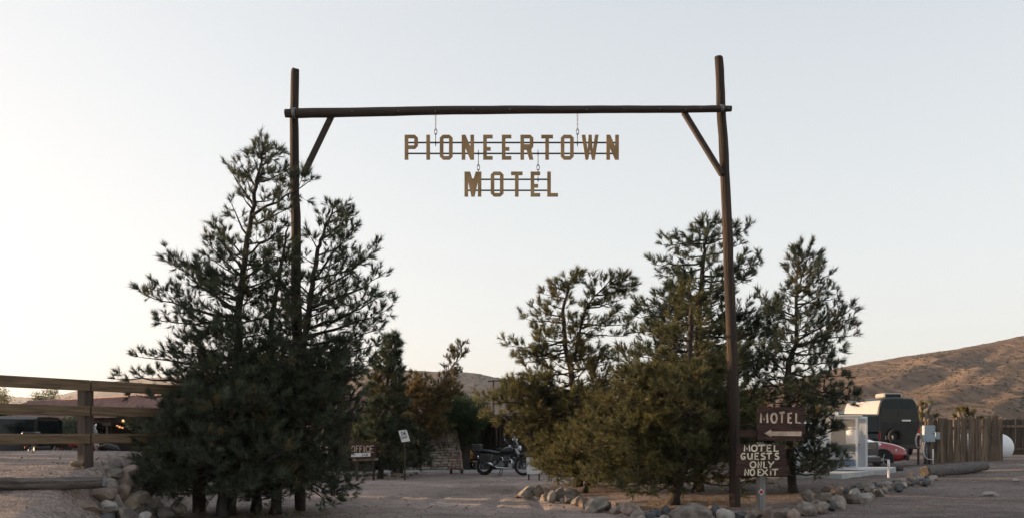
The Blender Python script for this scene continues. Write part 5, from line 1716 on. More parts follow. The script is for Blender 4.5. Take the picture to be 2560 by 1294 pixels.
# ------------------------------------------------------------------ hand-painted notices by the office
z18 = lambda u, v: (860 + u / 18.49, 1090 + v / 18.49)
os_ = thing('office_sign', 'dark board reading OFFICE above a white number plate on a log', 'sign', gfoot(905, 29.0), world=True)
ND = 29.0
plank(os_, ND, [z18(*q) for q in ((280, 300), (1480, 300), (1480, 1000), (280, 1000))], .04, 'sign_wood', 'board')
frO = lambda x, y, k: P(x, y, ND) + np.array([0, -.006 - .0015 * k, 0])
for i, (c, a, b) in enumerate((('O', 350, 500), ('F', 560, 680), ('F', 730, 850), ('I', 880, 980), ('C', 1010, 1160), ('E', 1200, 1370))):
    xa, ya = z18(a, 425); xb, yb = z18(b, 715)
    stroke_letter(c, xa, ya, xb, yb, 2.1, frO, 'letter', 'sign_paint', os_, 140 + i)
pl = plank(os_, ND - .012, [z18(*q) for q in ((330, 770), (1215, 740), (1225, 915), (330, 945))], .010, 'white_paint', 'number_plate')
frN = lambda x, y, k: P(x, y, ND - .012) + np.array([0, -.003 - .001 * k, 0])
for i, (c, a, b) in enumerate((('5', 380, 470), ('0', 500, 590), ('4', 620, 700), ('0', 725, 800), ('2', 815, 890), ('4', 905, 995), ('0', 1020, 1105))):
    if i < 4: continue
    xa, ya = z18(a, 785); xb, yb = z18(b, 890)
    stroke_letter(c, xa, ya, xb, yb, 1.3, frN, 'numeral', 'black_paint', pl, 160 + i)
MB().tube([P(882, 1149, ND + .1), P(945, 1147, ND + .1)], [.045, .04], 9, noise=.05).build('log_sill', 'granite_tan', os_, smooth=True)
for a in (893, 934):
    b = gfoot(a, ND + .1)
    MB().cbox((b[0], b[1], (b[2] + 1.1) / 2 - .05), (.07, .07, 1.2 - b[2]), .006).build('leg', 'dark_wood', os_)

ns = thing('camping_notice', 'tilted white board hand-lettered CAR in black before the small pines', 'notice', gfoot(1010, 29.4), world=True)
CD = 29.2
z23 = lambda u, v: (990 + u / 23.52, 1060 + v / 23.52)
plank(ns, CD, [z23(*q) for q in ((135, 360), (625, 305), (830, 970), (335, 1035))], .02, 'white_paint', 'board')
ux, uy = np.array([.976, -.11]), np.array([.285, .945])


def notice(ch, u0, v0, wd, ht, s, k):
    def fr(x, y, kk):
        p = np.array([u0, v0]) + ux * x * wd + uy * y * ht
        return P(*z23(*p), CD) + np.array([0, -.004 - .001 * kk, 0])
    stroke_letter(ch, 0, 0, 1, 1, s, fr, 'letter', 'black_paint', ns, 170 + k)


for i, (c, u0, v0, wd, ht) in enumerate((('C', 275, 450, 110, 180), ('A', 365, 440, 100, 180), ('R', 470, 410, 85, 200), ('C', 265, 700, 75, 150), ('A', 360, 700, 80, 150), ('M', 430, 680, 90, 160), ('P', 545, 665, 80, 160), ('-', 655, 690, 60, 60), ('I', 370, 890, 40, 90), ('N', 430, 880, 80, 95), ('2', 540, 860, 70, 100), ('4', 640, 850, 75, 100))):
    if i > 7: continue
    notice(c, u0, v0, wd, ht, .26 if i < 3 else .24, i)
b = gfoot(1012, CD + .04)
MB().cbox((b[0], CD + .055, .62), (.05, .05, 1.25), .006).build('stake', 'dark_wood', ns)

pk = thing('parking_notice', 'white board lettered in black half hidden by the fork-topped pine', 'notice', gfoot(1336, 29.5), world=True)
PD = 29.5
plank(pk, PD, [(1316, 1142), (1352, 1142), (1354, 1182), (1317, 1184)], .02, 'white_paint', 'board')
frP = lambda x, y, k: P(x, y, PD) + np.array([0, -.004 - .001 * k, 0])
for i, (c, x0, y0, x1, y1) in enumerate((('H', 1323, 1144, 1326, 1148), ('O', 1327.2, 1144, 1330, 1148), ('T', 1331, 1144, 1333.5, 1148), ('E', 1334.5, 1144, 1337, 1148), ('L', 1338, 1144, 1340, 1148), ('P', 1318.5, 1153, 1322.5, 1165), ('A', 1324, 1153, 1330, 1165), ('R', 1331.5, 1153, 1336, 1165), ('K', 1338, 1153, 1343, 1165))):
    stroke_letter(c, x0, y0, x1, y1, .7 if i < 5 else 1.5, frP, 'letter', 'black_paint', pk, 190 + i)
for a in (1322, 1348):
    b = gfoot(a, PD + .06)
    MB().cbox((b[0], b[1], .30), (.05, .05, .8), .006).build('stake', 'dark_wood', pk)

# ------------------------------------------------------------------ long porch building behind the bank
A0_, B0_ = np.array([-31.0, 51.4]), np.array([-9.6, 33.5])
bd = nrm(np.append(B0_ - A0_, 0)); bn = np.array([-bd[1], bd[0], 0]); bn = bn if bn[1] > 0 else -bn
Lb = np.linalg.norm(B0_ - A0_)
pb_ = thing('porch_building', 'long low building with red roof and porch behind the bank', 'building', (*(A0_ + B0_) / 2, 0), world=True)
at = lambda s, t, z: np.array([A0_[0], A0_[1], 0]) + bd * s + bn * t + UP * z
ZE, ZR = 2.28, 3.36
rf = MB().add([at(-.4, -.5, ZE), at(Lb + .4, -.5, ZE), at(Lb + .2, 3.6, ZR), at(-.2, 3.6, ZR), at(-.4, 7.6, ZE), at(Lb + .4, 7.6, ZE), at(-.4, -.5, ZE - .08), at(Lb + .4, -.5, ZE - .08)],
              [(0, 1, 2, 3), (3, 2, 5, 4), (6, 7, 1, 0), (0, 3, 4), (1, 5, 2)]).build('roof', 'roof_red', pb_)
for k in range(70):
    s_ = Lb * (k + .5) / 70
    MB().bar(at(s_, -.48, ZE + .02), at(s_, 3.58, ZR + .02), .045, 5).build('roof_rib', 'roof_red', rf)
MB().bar(at(-.2, 3.6, ZR + .03), at(Lb + .2, 3.6, ZR + .03), .09, 8).build('ridge_cap', 'roof_red', rf)
MB().beam(at(0, 0, ZE - .20), at(Lb, 0, ZE - .20), .16, .2).build('porch_beam', 'dark_wood', pb_)
for k in range(34):
    s_ = Lb * (k + .5) / 34
    MB().beam(at(s_, -.42, ZE - .07), at(s_, .5, ZE + .17), .08, .11).build('rafter', 'post_wood', pb_)
for k in range(9):
    s_ = Lb * (k + .25) / 8.6
    po = MB().cbox(at(s_, 0, .92), (.17, .17, 1.90), .015, rz=math.atan2(bd[1], bd[0])).build('porch_post', 'post_wood', pb_)
    MB().beam(at(s_ - .42, 0, ZE - .36), at(s_ + .42, 0, ZE - .36), .17, .13).build('corbel', 'post_wood', po)
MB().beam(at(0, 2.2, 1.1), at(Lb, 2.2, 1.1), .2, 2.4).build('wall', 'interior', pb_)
for k in range(8):
    s_ = Lb * (k + .55) / 8.2
    w = MB().beam(at(s_ - .5, 2.06, 1.35), at(s_ + .5, 2.06, 1.35), .06, .95).build('window', 'post_wood', pb_)
    for h_ in (-.24, .24):
        MB().beam(at(s_ + h_ - .20, 2.02, 1.35), at(s_ + h_ + .20, 2.02, 1.35), .02, .82).build('pane', 'window', w)
lp = P(308, 1051, 37.0)
sL = np.dot(lp[:2] - A0_, bd[:2]); tL = np.dot(lp[:2] - A0_, bn[:2])
lm = thing('porch_lamp', 'small lit globe lamp glowing under the long porch', 'lamp', lp, world=True)
MB().lathe([(.01, -.055), (.04, -.04), (.056, 0), (.04, .04), (.01, .055)], 14, lp).build('globe', 'lamp', lm, smooth=True)
MB().bar(lp + [0, 0, .05], (lp[0], lp[1], 2.36), .01, 6).build('stem', 'black_metal', lm)
for k, (a, b_, w_, h_) in enumerate(((293, 1063, 7, 3), (299, 1066, 8, 5), (306, 1068, 7, 4))):
    q = P(a, b_, 38.3)
    MB().box(q, (w_ / FPX * 38, .02, h_ / FPX * 38), rz=-.6).build('pane_glint', 'window_glint', pb_)
gl = pointlight = None

# red slatted chair on the porch
ch = thing('red_chair', 'red slatted garden chair before the long porch', 'chair', gfoot(288, 27.5))
MB().box((0, .02, .36), (.52, .5, .03), m=[[1, 0, 0], [0, 1, 0], [0, .18, 1]]).build('seat', 'car_red', ch)
for k in range(5):
    MB().beam((-.2 + .1 * k, .24, .34), (-.26 + .13 * k, .62, 1.0), .085, .02, up=(0, 1, .5)).build('slat', 'car_red', ch)
for s_ in (-1, 1):
    MB().beam((.29 * s_, -.3, 0), (.29 * s_, -.3, .56), .05, .05).build('leg', 'car_red', ch)
    MB().beam((.29 * s_, .34, 0), (.29 * s_, .34, .56), .05, .05).build('leg', 'car_red', ch)
    MB().beam((.31 * s_, -.36, .575), (.31 * s_, .45, .575), .12, .025).build('armrest', 'car_red', ch)
ch.rotation_euler = (0, 0, R(60))

# tan wooden chair by the office porch
cw = thing('wooden_chair', 'tan wooden chair beside the rear wheel of the motorcycle', 'chair', gfoot(1190, 36.2))
MB().box((0, 0, .45), (.42, .42, .04)).build('seat', 'granite_tan', cw)
MB().box((0, .2, .75), (.42, .03, .42), m=[[1, 0, 0], [0, 1, .15], [0, 0, 1]]).build('backrest', 'yellow', cw)
for sx in (-1, 1):
    for sy in (-1, 1):
        MB().beam((.18 * sx, .18 * sy, 0), (.18 * sx, .18 * sy, .44), .04, .04).build('leg', 'granite_tan', cw)
cw.rotation_euler = (0, 0, R(20))

# barn added out of view to shade the yard and porch
bn2 = thing('shade_barn', 'plain timber building added outside the picture to shade the yard', 'building', (-41, 44.3, 0))
MB().box((0, 0, 1.9), (5, 25, 3.8)).build('wall', 'dark_wood', bn2)
MB().add([(-2.9, -12.8, 3.7), (2.9, -12.8, 3.7), (0, -12.8, 5.4), (-2.9, 12.8, 3.7), (2.9, 12.8, 3.7), (0, 12.8, 5.4)], [(0, 1, 2), (3, 5, 4), (0, 2, 5, 3), (1, 4, 5, 2), (0, 3, 4, 1)]).build('roof', 'roof_red', bn2)
MB().box((2.52, 2, 1.3), (.06, 2.4, 2.5)).build('door', 'post_wood', bn2)

# ------------------------------------------------------------------ vehicles (local frame: x forward, y left, z up)
def wheel(parent, c, r, w, rim='alloy', spokes=5):
    mt = [[1, 0, 0], [0, 0, 1], [0, -1, 0]]
    t = MB().lathe([(r * .66, -w / 2), (r * .93, -w / 2), (r, -w * .32), (r, w * .32), (r * .93, w / 2), (r * .66, w / 2)], 28, c, m=mt).build('wheel', 'rubber', parent, smooth=True, angle=40)
    m = MB().torus(c, r * .64, .02, m=mt, n=28, k=6)
    for s_ in (-1, 1):
        cc = np.array(c) + [0, s_ * w * .42, 0]
        for k in range(spokes):
            a = 2 * math.pi * k / spokes
            m.beam(cc, cc + np.array([math.cos(a), 0, math.sin(a)]) * r * .64, .03, .055, up=(0, 1, 0))
        m.lathe([(r * .17, -.02), (r * .15, .02)], 12, cc, m=mt)
    m.build('rim', rim, t, smooth=False)
    return t


def section(hw, zb, zt, n=1.0):
    """closed body section, y left"""
    h = zt - zb
    half = [(0, zb), (hw * .78, zb), (hw * .95, zb + h * .10), (hw, zb + h * .34), (hw * .99, zb + h * .62), (hw * .95, zb + h * .86), (hw * .86, zt - h * .015), (hw * .55, zt + .012), (0, zt + .02)]
    return half + [(-y, z) for y, z in half[-2:0:-1]]


def car(name, label, cat, loc, heading, paint, L=4.3, W=1.8, Ht=1.5, hood=.95, belt=.92, kind='hatch', wheel_r=.32, rear_red=True, group=None):
    t = thing(name, label, cat, loc, heading, group=group)
    hw = W / 2
    f, r_ = L / 2, -L / 2
    zb = .24 if kind != 'jeep' else .42
    if kind == 'van':
        st = [(r_, .90, belt), (r_ + .12, .97, belt), (r_ + .5, 1, belt), (0, 1, belt), (f - 1.15, 1, belt), (f - .75, .98, hood + .10), (f - .35, .94, hood - .05), (f - .08, .86, hood - .22), (f, .74, hood - .35)]
    elif kind == 'jeep':
        st = [(r_, .96, belt), (r_ + .1, 1, belt), (0, 1, belt), (f - 1.35, 1, belt), (f - 1.2, .99, hood), (f - .5, .97, hood - .02), (f - .1, .94, hood - .05), (f, .90, hood - .12)]
    elif kind == 'pickup':
        st = [(r_, .96, belt + .08), (r_ + .12, 1, belt + .1), (-.35, 1, belt + .1), (-.2, 1, belt), (f - 1.4, 1, belt + .02), (f - 1.2, .99, hood + .02), (f - .5, .97, hood), (f - .12, .93, hood - .06), (f, .88, hood - .2)]
    else:
        st = [(r_, .86, belt - .16), (r_ + .12, .95, belt - .04), (r_ + .55, .99, belt), (-.3, 1, belt), (f - 1.45, 1, belt), (f - 1.2, .99, hood), (f - .7, .96, hood - .06), (f - .3, .90, hood - .16), (f - .06, .78, hood - .30), (f, .62, hood - .42)]
    rings = []
    for x, k, zt in st:
        rings.append([(x, y, z) for y, z in section(hw * k, zb + (.08 if abs(x) > L / 2 - .15 else 0), zt)])
    MB().loft(rings).build('body', paint if kind != 'van' else 'van_dark', t, sub=2)
    # cabin
    if kind == 'van':
        cs = [(r_ + .03, .93, .80, Ht - .10), (r_ + .25, .985, .84, Ht - .01), (-.4, .985, .84, Ht), (f - 1.75, .985, .83, Ht - .02), (f - 1.5, .98, .80, Ht - .12), (f - 1.22, .97, .82, belt + .82), (f - .74, .95, .90, belt + .03)]
    elif kind == 'jeep':
        cs = [(r_ + .06, .95, .88, Ht - .02), (-.2, .97, .90, Ht), (f - 1.9, .97, .90, Ht - .02), (f - 1.45, .96, .90, belt + .03)]
    elif kind == 'pickup':
        cs = [(-.40, .95, .78, Ht - .06), (-.15, .96, .78, Ht), (f - 2.3, .96, .78, Ht - .02), (f - 1.95, .95, .80, Ht - .16), (f - 1.25, .92, .86, belt + .05)]
    else:
        cs = [(r_ + .10, .86, .74, belt + .05), (r_ + .42, .93, .76, Ht - .10), (r_ + .8, .95, .76, Ht - .01), (0, .95, .76, Ht), (f - 2.1, .95, .76, Ht - .06), (f - 1.15, .90, .82, belt + .03)]
    gl, rf = [], []
    for x, k0, k1, zt in cs:
        b = belt - .03
        hh = zt - b
        gl.append([(x, y, z) for y, z in [(hw * k0 * .985, b), (hw * (k0 * .45 + k1 * .55) * .985, b + hh * .55), (hw * k1 * .985, zt - hh * .10), (hw * k1 * .80, zt - .012), (0, zt - .008), (-hw * k1 * .80, zt - .012), (-hw * k1 * .985, zt - hh * .10), (-hw * (k0 * .45 + k1 * .55) * .985, b + hh * .55), (-hw * k0 * .985, b)]])
    MB().loft(gl).build('glazing', 'glass', t, smooth=True, angle=35)
    n = len(cs)
    last = n - 2 if kind in ('hatch', 'pickup', 'jeep') else n - 3
    for i in range(1 if kind == 'hatch' else 0, last + 1):
        x, k0, k1, zt = cs[i]
        rf.append([(x, hw * k1 * 1.0, zt - (zt - belt) * .12), (x, hw * k1 * .82, zt), (x, hw * k1 * .4, zt + .012), (x, 0, zt + .016), (x, -hw * k1 * .4, zt + .012), (x, -hw * k1 * .82, zt), (x, -hw * k1 * 1.0, zt - (zt - belt) * .12), (x, 0, zt - .05)])
    MB().loft(rf).build('roof', paint if kind != 'jeep' else 'plastic', t, smooth=True, angle=40)
    # pillars
    def pillar(i, dx0=0, w=.07):
        x, k0, k1, zt = cs[i]
        for s_ in (-1, 1):
            MB().beam((x + dx0, s_ * hw * k0 * .99, belt - .02), (x, s_ * hw * k1 * 1.0, zt - (zt - belt) * .10), w, .03, up=(0, s_, .3)).build('pillar', paint, t)
    if kind == 'van':
        for s_ in (-1, 1):                                  # solid upper sides
            MB().loft([[(x, s_ * hw * k0 * 1.0, belt - .05), (x, s_ * hw * (k0 * .45 + k1 * .55), belt + (zt - belt) * .55), (x, s_ * hw * k1 * 1.005, zt - (zt - belt) * .11), (x, s_ * hw * (k1 - .06), zt - (zt - belt) * .11), (x, s_ * hw * (k0 - .06), belt - .05)] for x, k0, k1, zt in cs[:4]]).build('side_panel', paint, t, smooth=True, angle=40)
        MB().loft([[(f - 1.8, y * hw * .83, Ht + .01 - .10 * abs(y) ** 3), (f - 1.47, y * hw * .83, Ht - .10 - .12 * abs(y) ** 3), (f - 1.16, y * hw * .83, belt + .80 - .05 * abs(y) ** 3), (f - 1.2, y * hw * .80, belt + .76 - .05 * abs(y) ** 3), (f - 1.8, y * hw * .8, Ht - .12 - .10 * abs(y) ** 3)] for y in np.linspace(-1, 1, 9)]).build('brow', 'van_dark', t, smooth=True, angle=40)
        pillar(5, .45, .08)
    elif kind == 'jeep':
        for i in (0, 1, 2): pillar(i, 0, .10)
        pillar(3, 0, .06)
    else:
        for i in range(1, n - 2): pillar(i, 0 if i < n - 3 else .05, .07)
        pillar(n - 2, .85 if kind == 'hatch' else .6, .06)
    xs = (L * .30, -L * .29)
    for x in xs:
        for s_ in (-1, 1):
            c = (x, s_ * (hw - .09), wheel_r)
            wheel(t, c, wheel_r, .21)
            MB().torus((x, s_ * (hw * .985), wheel_r + .01), wheel_r * 1.08, .032, m=[[1, 0, 0], [0, 0, .5], [0, 1, 0]], n=28, k=6).build('wheel_arch', 'plastic', t, smooth=True)
    zl = hood - .34 if kind in ('hatch',) else hood - .22
    for s_ in (-1, 1):
        MB().lathe([(.001, -.02), (.10, -.02), (.14, .02), (.12, .05), (.03, .07)], 18, (f - (.30 if kind == 'hatch' else .10), s_ * hw * (.66 if kind == 'hatch' else .72), zl), m=[[.0, .9, .8], [-s_ * .0, 1.5, s_ * .5], [.62, 0, 0]]).build('headlight', 'lamp_lens', t, smooth=True)
        MB().cbox((r_ + .03, s_ * hw * .80, belt - .18), (.08, .16, .34), .02).build('taillight', 'red_lens', t)
        MB().cbox((f - (1.35 if kind != 'van' else 1.15), s_ * (hw + .11), belt + .10), (.12, .2, .15 if kind != 'van' else .30), .03).build('mirror', paint if kind != 'jeep' else 'chrome', t)
    MB().cbox((f - .02, 0, zl - (.05 if kind != 'pickup' else .12)), (.10, hw * (.95 if kind != 'pickup' else 1.45), .18 if kind != 'pickup' else .42), .03).build('grille', 'plastic', t)
    if kind in ('pickup', 'jeep'):
        for k in range(3):
            MB().box((f + .035, 0, zl - .10 + .06 * k), (.02, hw * .9, .018)).build('grille_bar', 'chrome', t)
    MB().cbox((f - .02, 0, zb + .16), (.16, W * .90, .20), .05).build('bumper', 'plastic', t)
    MB().cbox((r_ + .02, 0, zb + .18), (.14, W * .92, .20), .05).build('bumper', 'plastic', t)
    MB().box((r_ - .045, 0, zb + .35), (.012, .34, .16)).build('number_plate', 'white_paint', t)
    return t


def put(px, D):
    x = X(px, D)
    return (x, D, Hs(x, D) - .01)


# tall camper van, its back to the viewer
def camper_van(loc, heading):
    t = thing('camper_van', 'tall dark camper van with roof vent, its back to the viewer', 'van', loc, heading)
    def sec(x, k, top, zb=.34):
        h = top
        half = [(0, zb), (.86 * k, zb), (.98 * k, zb + .14), (1.01 * k, .85), (1.01 * k, 1.30), (.965 * k, 1.75), (.89 * k, 2.18), (.80 * k, h - .16), (.72 * k, h - .045), (.60 * k, h - .01), (0, h + .02)]
        return [(x, y, z) for y, z in half + [(-y, z) for y, z in half[-2:0:-1]]]
    rings = [sec(-2.95, .955, 2.58), sec(-2.90, .985, 2.62), sec(-2.78, 1, 2.65), sec(-1.4, 1, 2.66), sec(0, 1, 2.66), sec(1.2, 1, 2.64), sec(1.7, .98, 2.42), sec(2.1, .96, 1.75), sec(2.35, .94, 1.30), sec(2.8, .86, 1.12), sec(2.95, .70, .95)]
    MB().loft(rings).build('body', 'van_dark', t, smooth=True, angle=28)
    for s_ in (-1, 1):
        MB().loft([[(x, s_ * 1.013 * k, 1.30), (x, s_ * .970 * k, 1.75), (x, s_ * .896 * k, 2.18), (x, s_ * .808 * k, h - .16), (x, s_ * .70 * k, h - .06), (x, s_ * .80 * k, 1.8)] for x, k, h in ((-2.88, .99, 2.63), (-2.78, 1.003, 2.655), (-1.4, 1.003, 2.665), (0, 1.003, 2.665), (1.2, 1.003, 2.645))]).build('side_panel', 'van_sunlit', t, smooth=True, angle=40)  # sunlight on the upper sides, laid on as pale sheets
    xr = -2.957
    q = lambda pts, th: MB().prism(pts, [], lambda y, z, k: np.array([xr - th + (th + .01) * k, y, z]))
    dr = q([(-.93, .52), (.93, .52), (.955, 1.2), (.93, 1.50), (-.93, 1.50), (-.955, 1.2)], .012).build('rear_door', 'van_black', t)
    MB().box((xr - .016, 0, 1.0), (.008, .014, .94)).build('door_seam', 'plastic', dr)
    MB().cbox((xr - .03, -.10, 1.08), (.03, .05, .16), .008).build('handle', 'black_metal', dr)
    MB().box((xr - .020, .42, .86), (.008, .36, .17)).build('number_plate', 'alloy', dr)
    wn_ = q([(-.905, 1.545), (.905, 1.545), (.79, 2.14), (-.79, 2.14)], .014).build('rear_window', 'glass', t)
    MB().box((xr - .018, 0, 1.84), (.006, .018, .58)).build('window_bar', 'plastic', wn_)
    MB().box((xr - .02, -.35, 1.62), (.004, .40, .07)).build('sticker', 'white_paint', wn_)
    MB().cbox((xr - .012, -.25, 2.36), (.03, .12, .06), .01).build('brake_lamp', 'plastic', t)
    for s_ in (-1, 1):
        MB().cbox((xr + .005, s_ * .93, 1.10), (.05, .12, .34), .02).build('taillight', 'red_lens', t)
        MB().cbox((xr + .02, s_ * .86, .50), (.05, .14, .05), .01).build('reflector', 'red_lens', t)
        MB().box((.3, s_ * 1.0, 1.70), (2.2, .02, .36), m=[[1, 0, 0], [0, 1, -s_ * .15], [0, 0, 1]]).build('side_window', 'glass', t)
        for x in (-1.85, 1.75):
            wheel(t, (x, s_ * .88, .36), .36, .24)
        MB().cbox((1.95, s_ * 1.14, 1.55), (.12, .2, .32), .03).build('mirror', 'plastic', t)
    MB().cbox((xr - .03, 0, .44), (.16, 1.92, .20), .04).build('bumper', 'plastic', t)
    MB().torus((xr - .13, .18, .92), .27, .085, m=[[0, 0, 1], [1, 0, 0], [0, 1, 0]], n=30, k=10).build('spare_wheel', 'rubber', t, smooth=True)
    v = MB().cbox((-2.0, .05, 2.77), (1.0, .86, .20), .06).build('roof_vent', 'van_sunlit', t)  # vent coloured in the same sunlit tone
    MB().cbox((-2.51, .05, 2.77), (.03, .70, .12), .01).build('vent_grille', 'van_black', v)
    return t


x = X(2246, 41.0)
camper_van((x, 41.0 + 2.96, Hs(x, 42.0) - .02), R(90))
car('suv', 'boxy black off-roader with flat roof between van and cage', 'suv', put(2052, 37.6), R(180 - 8), 'car_black', L=4.3, W=1.85, Ht=2.0, hood=1.25, belt=1.3, kind='jeep', wheel_r=.38)
car('hatchback', 'shiny red hatchback with its nose beside the cage', 'car', put(2116, 33.4), R(-22), 'car_red', L=4.1, W=1.76, Ht=1.50, hood=.98, belt=.98, kind='hatch')
car('pickup_truck', 'white pickup with dark grille half hidden by the cage', 'pickup', put(1982, 31.0), R(-40), 'car_white', L=5.2, W=1.9, Ht=1.72, hood=1.10, belt=1.10, kind='pickup', wheel_r=.37)
car('pickup_truck', 'silver pickup seen through the gap between the brown signs', 'pickup', put(1808, 27.0), R(-8), 'car_silver', L=5.0, W=1.85, Ht=1.74, hood=1.08, belt=1.08, kind='pickup', wheel_r=.36)
car('suv', 'black car parked behind the rail fence at the picture edge', 'suv', put(-78, 27.0), R(184), 'car_black', L=4.7, W=1.88, Ht=1.86, hood=1.15, belt=1.2, kind='jeep', wheel_r=.36)


# ------------------------------------------------------------------ motorcycles
def motorcycle(name, label, loc, heading, tank='car_black', group=None, rim='alloy'):
    t = thing(name, label, 'motorcycle', loc, heading, group=group)
    mt = [[1, 0, 0], [0, 0, 1], [0, -1, 0]]
    WF, WR = (.74, 0, .34), (-.70, 0, .32)
    for c, r_, w in ((WF, .34, .05), (WR, .32, .065)):
        wh = MB().torus(c, r_ - w, w, m=mt, n=36, k=8, sx=1.15).build('wheel', 'rubber', t, smooth=True)
        MB().torus(c, r_ - w * 2 - .005, .016, m=mt, n=32, k=6).build('rim', rim, wh, smooth=True)
        sp_ = MB()
        for k in range(18):
            a = 2 * math.pi * k / 18
            sp_.bar(np.array(c) + [0, .03 * (-1) ** k, 0], np.array(c) + np.array([math.cos(a + .2), 0, math.sin(a + .2)]) * (r_ - w * 2), .004, 4)
        sp_.build('spokes', 'alloy', wh)
        MB().lathe([(.045, -.06), (.06, -.03), (.06, .03), (.045, .06)], 14, c, m=mt).build('hub', 'alloy', wh, smooth=True)
        MB().lathe([(.13, .062), (.13, .07)], 20, c, m=mt).build('brake_disc', 'steel', wh)
    for s_ in (-1, 1):
        MB().bar((.74, .095 * s_, .34), (.47, .095 * s_, .98), .026, 10).build('fork_leg', 'black_metal', t, smooth=True)
        MB().bar((.60, .095 * s_, .66), (.47, .095 * s_, .98), .034, 10).build('fork_tube', 'alloy', t, smooth=True)
        MB().beam((-.70, .11 * s_, .32), (-.14, .09 * s_, .42), .03, .055).build('swingarm', 'black_metal', t)
        MB().bar((-.56, .12 * s_, .42), (-.38, .12 * s_, .76), .03, 8).build('shock', 'alloy', t)
        MB().lathe([(.001, -.012), (.045, -.01), (.05, .01), (.001, .016)], 14, (.44, .32 * s_, 1.27), m=[[0, 0, -1], [1, 0, 0], [0, 1, 0]]).build('mirror', 'chrome', t, smooth=True)
        MB().bar((.42, .26 * s_, 1.08), (.44, .31 * s_, 1.25), .007, 6).build('mirror_stem', 'black_metal', t)
        MB().lathe([(.001, -.03), (.022, -.02), (.022, .02), (.001, .03)], 8, (.58, .17 * s_, .93)).build('indicator', 'yellow', t)
    MB().tube([(.36, .38, 1.04), (.40, .28, 1.07), (.46, .10, 1.02), (.46, -.10, 1.02), (.40, -.28, 1.07), (.36, -.38, 1.04)], .014, 8).build('handlebar', 'black_metal', t, smooth=True)
    # tank, seat, frame
    rings = []
    for x, hw, zb, zt in ((-.12, .10, .78, .86), (-.06, .15, .76, .93), (.08, .19, .74, 1.02), (.24, .20, .73, 1.04), (.36, .16, .76, 1.00), (.42, .08, .82, .94)):
        rings.append([(x, y * hw, zb + (zt - zb) * z) for y, z in ((0, 0), (.8, .05), (1, .45), (.85, .8), (.4, .98), (0, 1), (-.4, .98), (-.85, .8), (-1, .45), (-.8, .05))])
    MB().loft(rings).build('tank', tank, t, sub=2)
    rings = []
    for x, hw, zb, zt in ((-.80, .10, .84, .90), (-.72, .14, .82, .93), (-.45, .15, .78, .92), (-.30, .16, .74, .86), (-.08, .12, .74, .86)):
        rings.append([(x, -hw, zb), (x, hw, zb), (x, hw * .98, zt - .02), (x, hw * .6, zt), (x, -hw * .6, zt), (x, -hw * .98, zt - .02)])
    MB().loft(rings).build('seat', 'plastic', t, sub=2)
    m = MB()
    for s_ in (-1, 1):
        m.tube([(.46, 0, .92), (.30, .08 * s_, .60), (.18, .11 * s_, .30), (-.10, .11 * s_, .27), (-.18, .10 * s_, .50), (-.30, .10 * s_, .74), (-.80, .10 * s_, .84)], .017, 7)
        m.tube([(.44, 0, .95), (.2, .07 * s_, .74), (-.30, .10 * s_, .74)], .017, 7)
    m.build('frame', 'black_metal', t, smooth=True)
    MB().cbox((.02, 0, .40), (.34, .26, .24), .05).build('engine', 'black_metal', t)
    e = MB()
    for k in range(7):
        e.cbox((.10 + .004 * k, 0, .53 + .028 * k), (.20, .22, .016), .005)
    e.build('cylinder_fins', 'steel', t)
    MB().lathe([(.11, -.15), (.12, -.13), (.12, .13), (.11, .15)], 20, (-.04, 0, .38), m=mt).build('engine_cover', 'steel', t, smooth=True, angle=40)
    MB().tube([(.20, -.08, .62), (.34, -.10, .55), (.36, -.12, .36), (.22, -.14, .26), (-.15, -.16, .28), (-.34, -.18, .36)], .026, 8).build('exhaust_pipe', 'chrome', t, smooth=True)
    MB().tube([(-.34, -.18, .36), (-.42, -.19, .41), (-.86, -.21, .66), (-.90, -.21, .68)], [.03, .055, .058, .045], 14).build('silencer', 'chrome', t, smooth=True, angle=50)
    MB().tube([(.60, .0, .70), (.80, 0, .75), (1.02, 0, .70), (1.10, 0, .63)], [.05, .09, .08, .03], 8).build('front_mudguard', 'black_metal', t, smooth=True)
    MB().tube([(-.45, 0, .70), (-.75, 0, .76), (-1.0, 0, .66), (-1.06, 0, .56)], [.06, .08, .07, .03], 8).build('rear_mudguard', 'black_metal', t, smooth=True)
    MB().lathe([(.001, -.07), (.07, -.06), (.09, .0), (.085, .03), (.04, .05)], 20, (.62, 0, .98), m=[[0, 0, 1], [1, 0, 0], [0, 1, 0]]).build('headlight', 'lamp_lens', t, smooth=True)
    rings = [[(.62 - dx, y * hw, z) for y in (-1, -.6, 0, .6, 1)] for dx, hw, z in ((0, .14, 1.02), (.05, .17, 1.14), (.12, .16, 1.28), (.20, .11, 1.42))]
    mm = MB()
    n = 5
    v = np.concatenate([np.array([(x + .04 * (1 - abs(q)) - .05, y, z) for (x, y, z), q in zip(rg_, (-1, -.6, 0, .6, 1))]) for rg_ in rings])
    mm.add(v, [(i * n + j, i * n + j + 1, (i + 1) * n + j + 1, (i + 1) * n + j) for i in range(3) for j in range(n - 1)])
    o = mm.build('windscreen', 'screen', t, smooth=True)
    md = o.modifiers.new('thick', 'SOLIDIFY'); md.thickness = .006
    MB().cbox((-.98, 0, .98), (.34, .40, .28), .04).build('top_box', 'plastic', t)
    MB().cbox((-.62, -.27, .62), (.40, .17, .30), .04).build('side_bag', 'plastic', t)
    MB().cbox((-.62, .27, .62), (.40, .17, .30), .04).build('side_bag', 'plastic', t)
    MB().beam((-.82, 0, .83), (-1.14, 0, .83), .26, .02).build('rack', 'black_metal', t)
    MB().cbox((-1.10, 0, .74), (.04, .12, .06), .01).build('taillight', 'red_lens', t)
